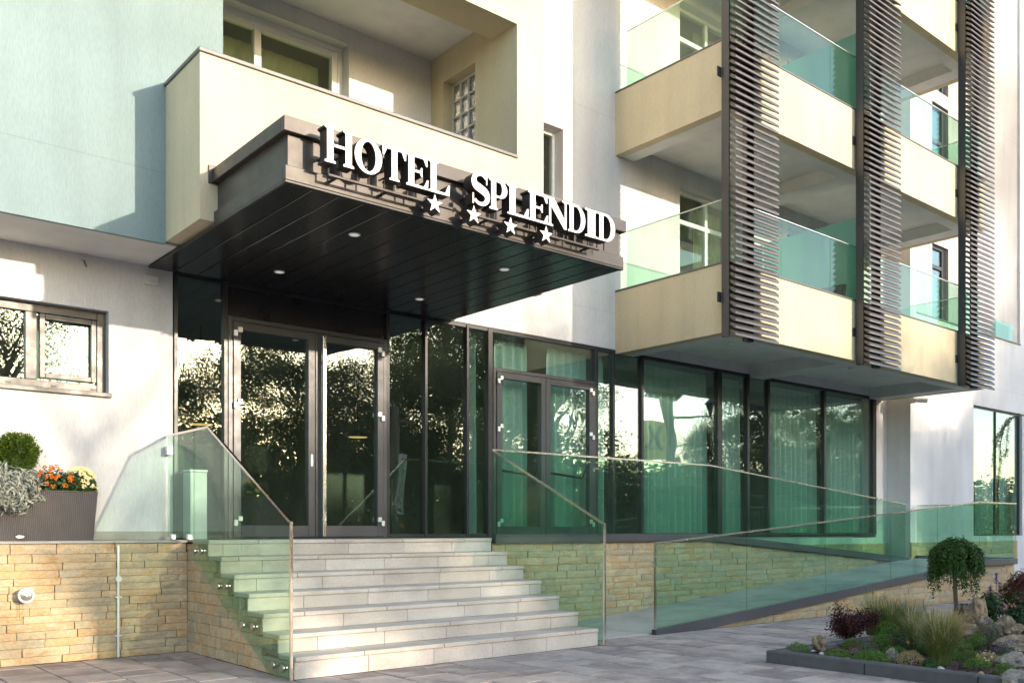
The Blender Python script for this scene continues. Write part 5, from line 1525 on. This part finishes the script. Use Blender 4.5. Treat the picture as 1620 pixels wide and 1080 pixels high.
# ------------------------------------------------------------------ trees, pole, sign and lamp across the road (mirrored in the glass, shading the right wing)
def make_tree(seed, h, cr, nleaf, lsize, low=.34):
    r = random.Random(seed); q = MB()
    th = h * .38
    q.tube([(0, 0, -.12), (0.05, 0, th * .5), (.1, .05, th), (.05, .1, h * .7)], [.20, .16, .13, .05], 9)
    clumps = []
    for i in range(26):
        a = r.uniform(0, 6.28); zz = h * r.uniform(low, .97); rad = cr * (1 - abs((zz / h - .62) / .45) ** 2.2 * .75) * math.sqrt(r.uniform(.15, 1))
        e = Vector((math.cos(a) * rad, math.sin(a) * rad, zz)); s_ = Vector((.08, .06, max(th * .7, zz - rad * .8 - .5)))
        q.tube([s_, s_.lerp(e, .55) + Vector((0, 0, .12)), e], [.06, .035, .012], 5)
        clumps.append(e)
        for j in range(2): clumps.append(e + Vector((r.gauss(0, .6), r.gauss(0, .6), r.gauss(0, .5))))
    tm = bpy.data.meshes.new('trunk'); tm.from_pydata(q.v, [], q.f); tm.materials.append(MATS['bark'])
    per = nleaf // len(clumps); P_ = []
    rg = np.random.default_rng(seed)
    for c in clumps:
        s_ = rg.uniform(.30, .62); P_.append(np.array(c) + rg.normal(size=(per, 3)) * [s_, s_, s_ * .75])
    P_ = np.concatenate(P_); n = len(P_)
    nn = rg.normal(size=(n, 3)); nn /= np.linalg.norm(nn, axis=1, keepdims=True)
    t = np.cross(nn, rg.normal(size=(n, 3))); t /= np.linalg.norm(t, axis=1, keepdims=True); s2 = np.cross(nn, t); L = (lsize * rg.uniform(.6, 1.3, n))[:, None]
    v = np.stack([P_ - t * L / 2, P_ + s2 * L * .32, P_ + t * L / 2, P_ - s2 * L * .32], 1).reshape(-1, 3)
    cm = bpy.data.meshes.new('crown'); cm.vertices.add(4 * n); cm.vertices.foreach_set('co', v.astype(np.float32).ravel()); cm.loops.add(4 * n); cm.loops.foreach_set('vertex_index', np.arange(4 * n, dtype=np.int32)); cm.polygons.add(n); cm.polygons.foreach_set('loop_start', np.arange(0, 4 * n, 4, dtype=np.int32)); cm.materials.append(MATS['tree_leaf']); cm.update()
    return tm, cm
TREES = [make_tree(3, 8.6, 2.7, 44000, .105), make_tree(9, 9.2, 2.6, 44000, .105), make_tree(14, 9.0, 2.7, 26000, .10), make_tree(17, 9.3, 2.4, 11000, .11, .70), make_tree(23, 9.3, 2.2, 1500, .10, .72)]
def tree(x, y, s, k, label, rot=0):
    T = thing('roadside_tree', (x, y, -.1), label, 'tree', 'trees across the road')
    T.rotation_euler = (0, 0, rot); T.scale = (s, s, s)
    for nm, me in (('trunk', TREES[k][0]), ('crown', TREES[k][1])):
        o = bpy.data.objects.new(nm, me); COL.objects.link(o); o.parent = T
LT = 'leafy green tree across the road mirrored in the entrance glass'
for (x, y, s, k, rot) in ((15.2, -16.5, .93, 0, 0), (18.6, -17, .98, 1, 1), (21.8, -16, 1.0, 0, 2), (24.6, -17.5, 1.02, 1, 3.3), (27.6, -16.2, 1.0, 0, 4.2), (30.8, -17.4, .97, 1, 5.1), (11.6, -17.0, .95, 4, 2.0), (7.2, -16.4, .98, 3, 4.4)):
    tree(x, y, s, k, {3: 'high-crowned tree across the road mirrored in the small left wall window', 4: 'thin sparsely leaved young tree in the row across the road'}.get(k, LT), rot)
LT2 = 'leafy green tree across the road mirrored in the large curtained windows'
for (x, y, s, k, rot) in ((49, -17, 1.0, 0, .6), (54, -18, 1.2, 1, 1.7), (60, -17, 1.15, 0, 2.9), (67, -18, 1.2, 1, 4.0)):
    tree(x, y, s, k, LT2, rot)
for (x, y, s_, k, rot) in ((43.0, -40, 2.35, 2, .4), (49.5, -42, 2.5, 2, 2.2), (56, -41, 2.3, 2, 3.9)):
    tree(x, y, s_, k, 'very tall leafy tree rising far behind the roadside trees', rot)
# far belt of woodland: reads as one mass
n = 42000
bx = RNG.uniform(-40, 170, n); top = 7.6 + 1.6 * np.sin(bx * .33) + 1.2 * np.sin(bx * .9 + 2); bz = RNG.random(n) ** .8 * top
o = leaves_obj('far_wood', np.stack([bx, -46 + RNG.normal(size=n) * 1.6, bz], 1), RNG.normal(size=(n, 3)), RNG.uniform(.35, .8, n), .75, 'tree_leaf', None, (60, -46, 0))
tag(o, 'distant dark belt of trees beyond the road', 'woodland', kind='stuff')
# hedge along the far kerb
T = thing('hedge', (40, -19.5, -.1), 'tall dark hedge behind the trees across the road', 'hedge')
n = 60000; hx = RNG.uniform(4, 80, n); hy = -19.5 + RNG.uniform(-.9, .9, n); hz = RNG.random(n) ** .6 * (4.9 + .5 * np.sin(hx * .8) + .35 * np.sin(hx * 2.3))
leaves_obj('foliage', np.stack([hx, hy, hz], 1), RNG.normal(size=(n, 3)), RNG.uniform(.16, .32, n), .7, 'tree_leaf', T, (40, -19.5, 0))
q = MB(); q.box(4, 80, -19.9, -19.1, -.1, 2.6); q.build('stem', 'bark', T)
# utility pole with a vertical signboard (seen mirrored right of the entrance door)
def mirror_at(px, Y): return xy(px, 2 * YW - Y)     # X of what column px mirrors in the facade from plane Y
pxp = mirror_at(624, -6.2); T = thing('utility_pole', (pxp, -6.2, 0), 'weathered wooden utility pole standing by the road', 'pole')
q = MB(); q.tube([(pxp, -6.2, -.1), (pxp, -6.2, 5.2)], [.14, .11], 12); q.build('mast', 'pole_wood', T)
q = MB(); q.box(pxp - .8, pxp + .8, -6.28, -6.18, 4.75, 4.85); q.build('crossarm', 'pole_wood', T)
bx_ = mirror_at(636.5, -6.05); z1_, z0_ = EYE + (HY - 719) / FOC * (C50 * xy(636, 2 * YW + 6.05) + S50 * (2 * YW + 6.05)), EYE + (HY - 813) / FOC * (C50 * xy(636, 2 * YW + 6.05) + S50 * (2 * YW + 6.05))
T = thing('signboard', (bx_, -6.05, z0_), 'narrow upright white signboard with blue script and red arrows on the pole', 'sign')
q = MB(); q.box(bx_ - .17, bx_ + .17, -6.08, -6.04, z0_, z1_, 0, .004); q.build('board', 'white_enamel', T)
q = MB(); hh = z1_ - z0_
zig = [(.10, .17), (-.09, .24), (.10, .30), (.02, .36), (-.08, .33), (-.06, .40), (.07, .43), (-.05, .47), (.07, .50), (-.04, .55), (.05, .60), (-.06, .66), (.10, .68), (-.02, .73), (-.09, .70), (.09, .76), (-.08, .80)]
q.tube([(bx_ + u, -6.038, z0_ + v * hh) for u, v in zig], .016, 6); q.build('lettering', 'sign_blue', T)
for (zc, s_) in ((.08, 1), (.93, .6)):
    q = MB(); z = z0_ + zc * hh
    q.prism([(bx_ + .10 * s_, z), (bx_ + .02 * s_, z + .08 * s_), (bx_ + .02 * s_, z + .035 * s_), (bx_ - .10 * s_, z + .035 * s_), (bx_ - .10 * s_, z - .035 * s_), (bx_ + .02 * s_, z - .035 * s_), (bx_ + .02 * s_, z - .08 * s_)], 'y', -6.039, -6.030); q.build('arrow', 'sign_red', T)
# yellow pylon sign and street lamp (mirrored in the first large window)
def mir(px, py, Y):
    d = ray(px, py); t = (2 * YW - Y) / d.y; return Vector((d.x * t, Y, EYE + d.z * t))
a, b = mir(1018, 664, -10), mir(1052, 726, -10); T = thing('pylon_sign', ((a.x + b.x) / 2, -10, 0), 'yellow roadside sign with dark crossed mark beside a tall post', 'sign')
q = MB(); q.box(a.x, b.x, -10.1, -9.98, b.z, a.z, 0, .01); q.build('board', 'sign_yellow', T)
q = MB(); cxm, czm = (a.x + b.x) / 2, (a.z + b.z) / 2 + .1
for s_ in (-1, 1): q.tube([(cxm - s_ * .42, -9.97 + .004 * s_, czm - .5), (cxm - s_ * .10, -9.97 + .004 * s_, czm), (cxm - s_ * .42, -9.97 + .004 * s_, czm + .5)], .10, 6)
q.build('mark', 'anthracite', T)
c_ = mir(1062, 620, -10); q = MB(); q.box(c_.x - .28, c_.x + .28, -10.2, -9.9, -.1, c_.z, 0, .02); q.build('post', 'anthracite', T)
l0, l1 = mir(1068, 670, -9), mir(1126, 664, -9)
T = thing('street_lamp', (l0.x, -9, 0), 'street lamp with curved arm and lantern by the road', 'street lamp')
q = MB(); q.tube([(l0.x, -9, -.1), (l0.x, -9, l0.z), (l0.x + .15, -9, l1.z + .02), (l1.x, -9, l1.z + .1)], [.07, .06, .05, .04], 10); q.build('mast', 'anthracite', T)
q = MB(); q.tube([(l1.x, -9, l1.z + .1), (l1.x, -9, l1.z + .25), (l1.x, -9, l1.z + .75), (l1.x, -9, l1.z + .8), (l1.x, -9, l1.z + 1.05)], [.05, .12, .30, .42, .05], 6); q.build('lantern', 'anthracite', T)
def wire(za, zb, y0): 
    q = MB(); pts = [(xx_, y0, za + (zb - za) * i / 24 - .5 * math.sin(math.pi * i / 24)) for i, xx_ in enumerate(np.linspace(-20, 90, 25))]
    q.tube(pts, .008, 5); o = q.build('overhead_wire', 'black_plastic'); return tag(o, 'thin black overhead wire along the road', 'wire', 'overhead wires along the road')
wire(5.6, 5.7, -7.4); wire(5.3, 5.4, -7.5)
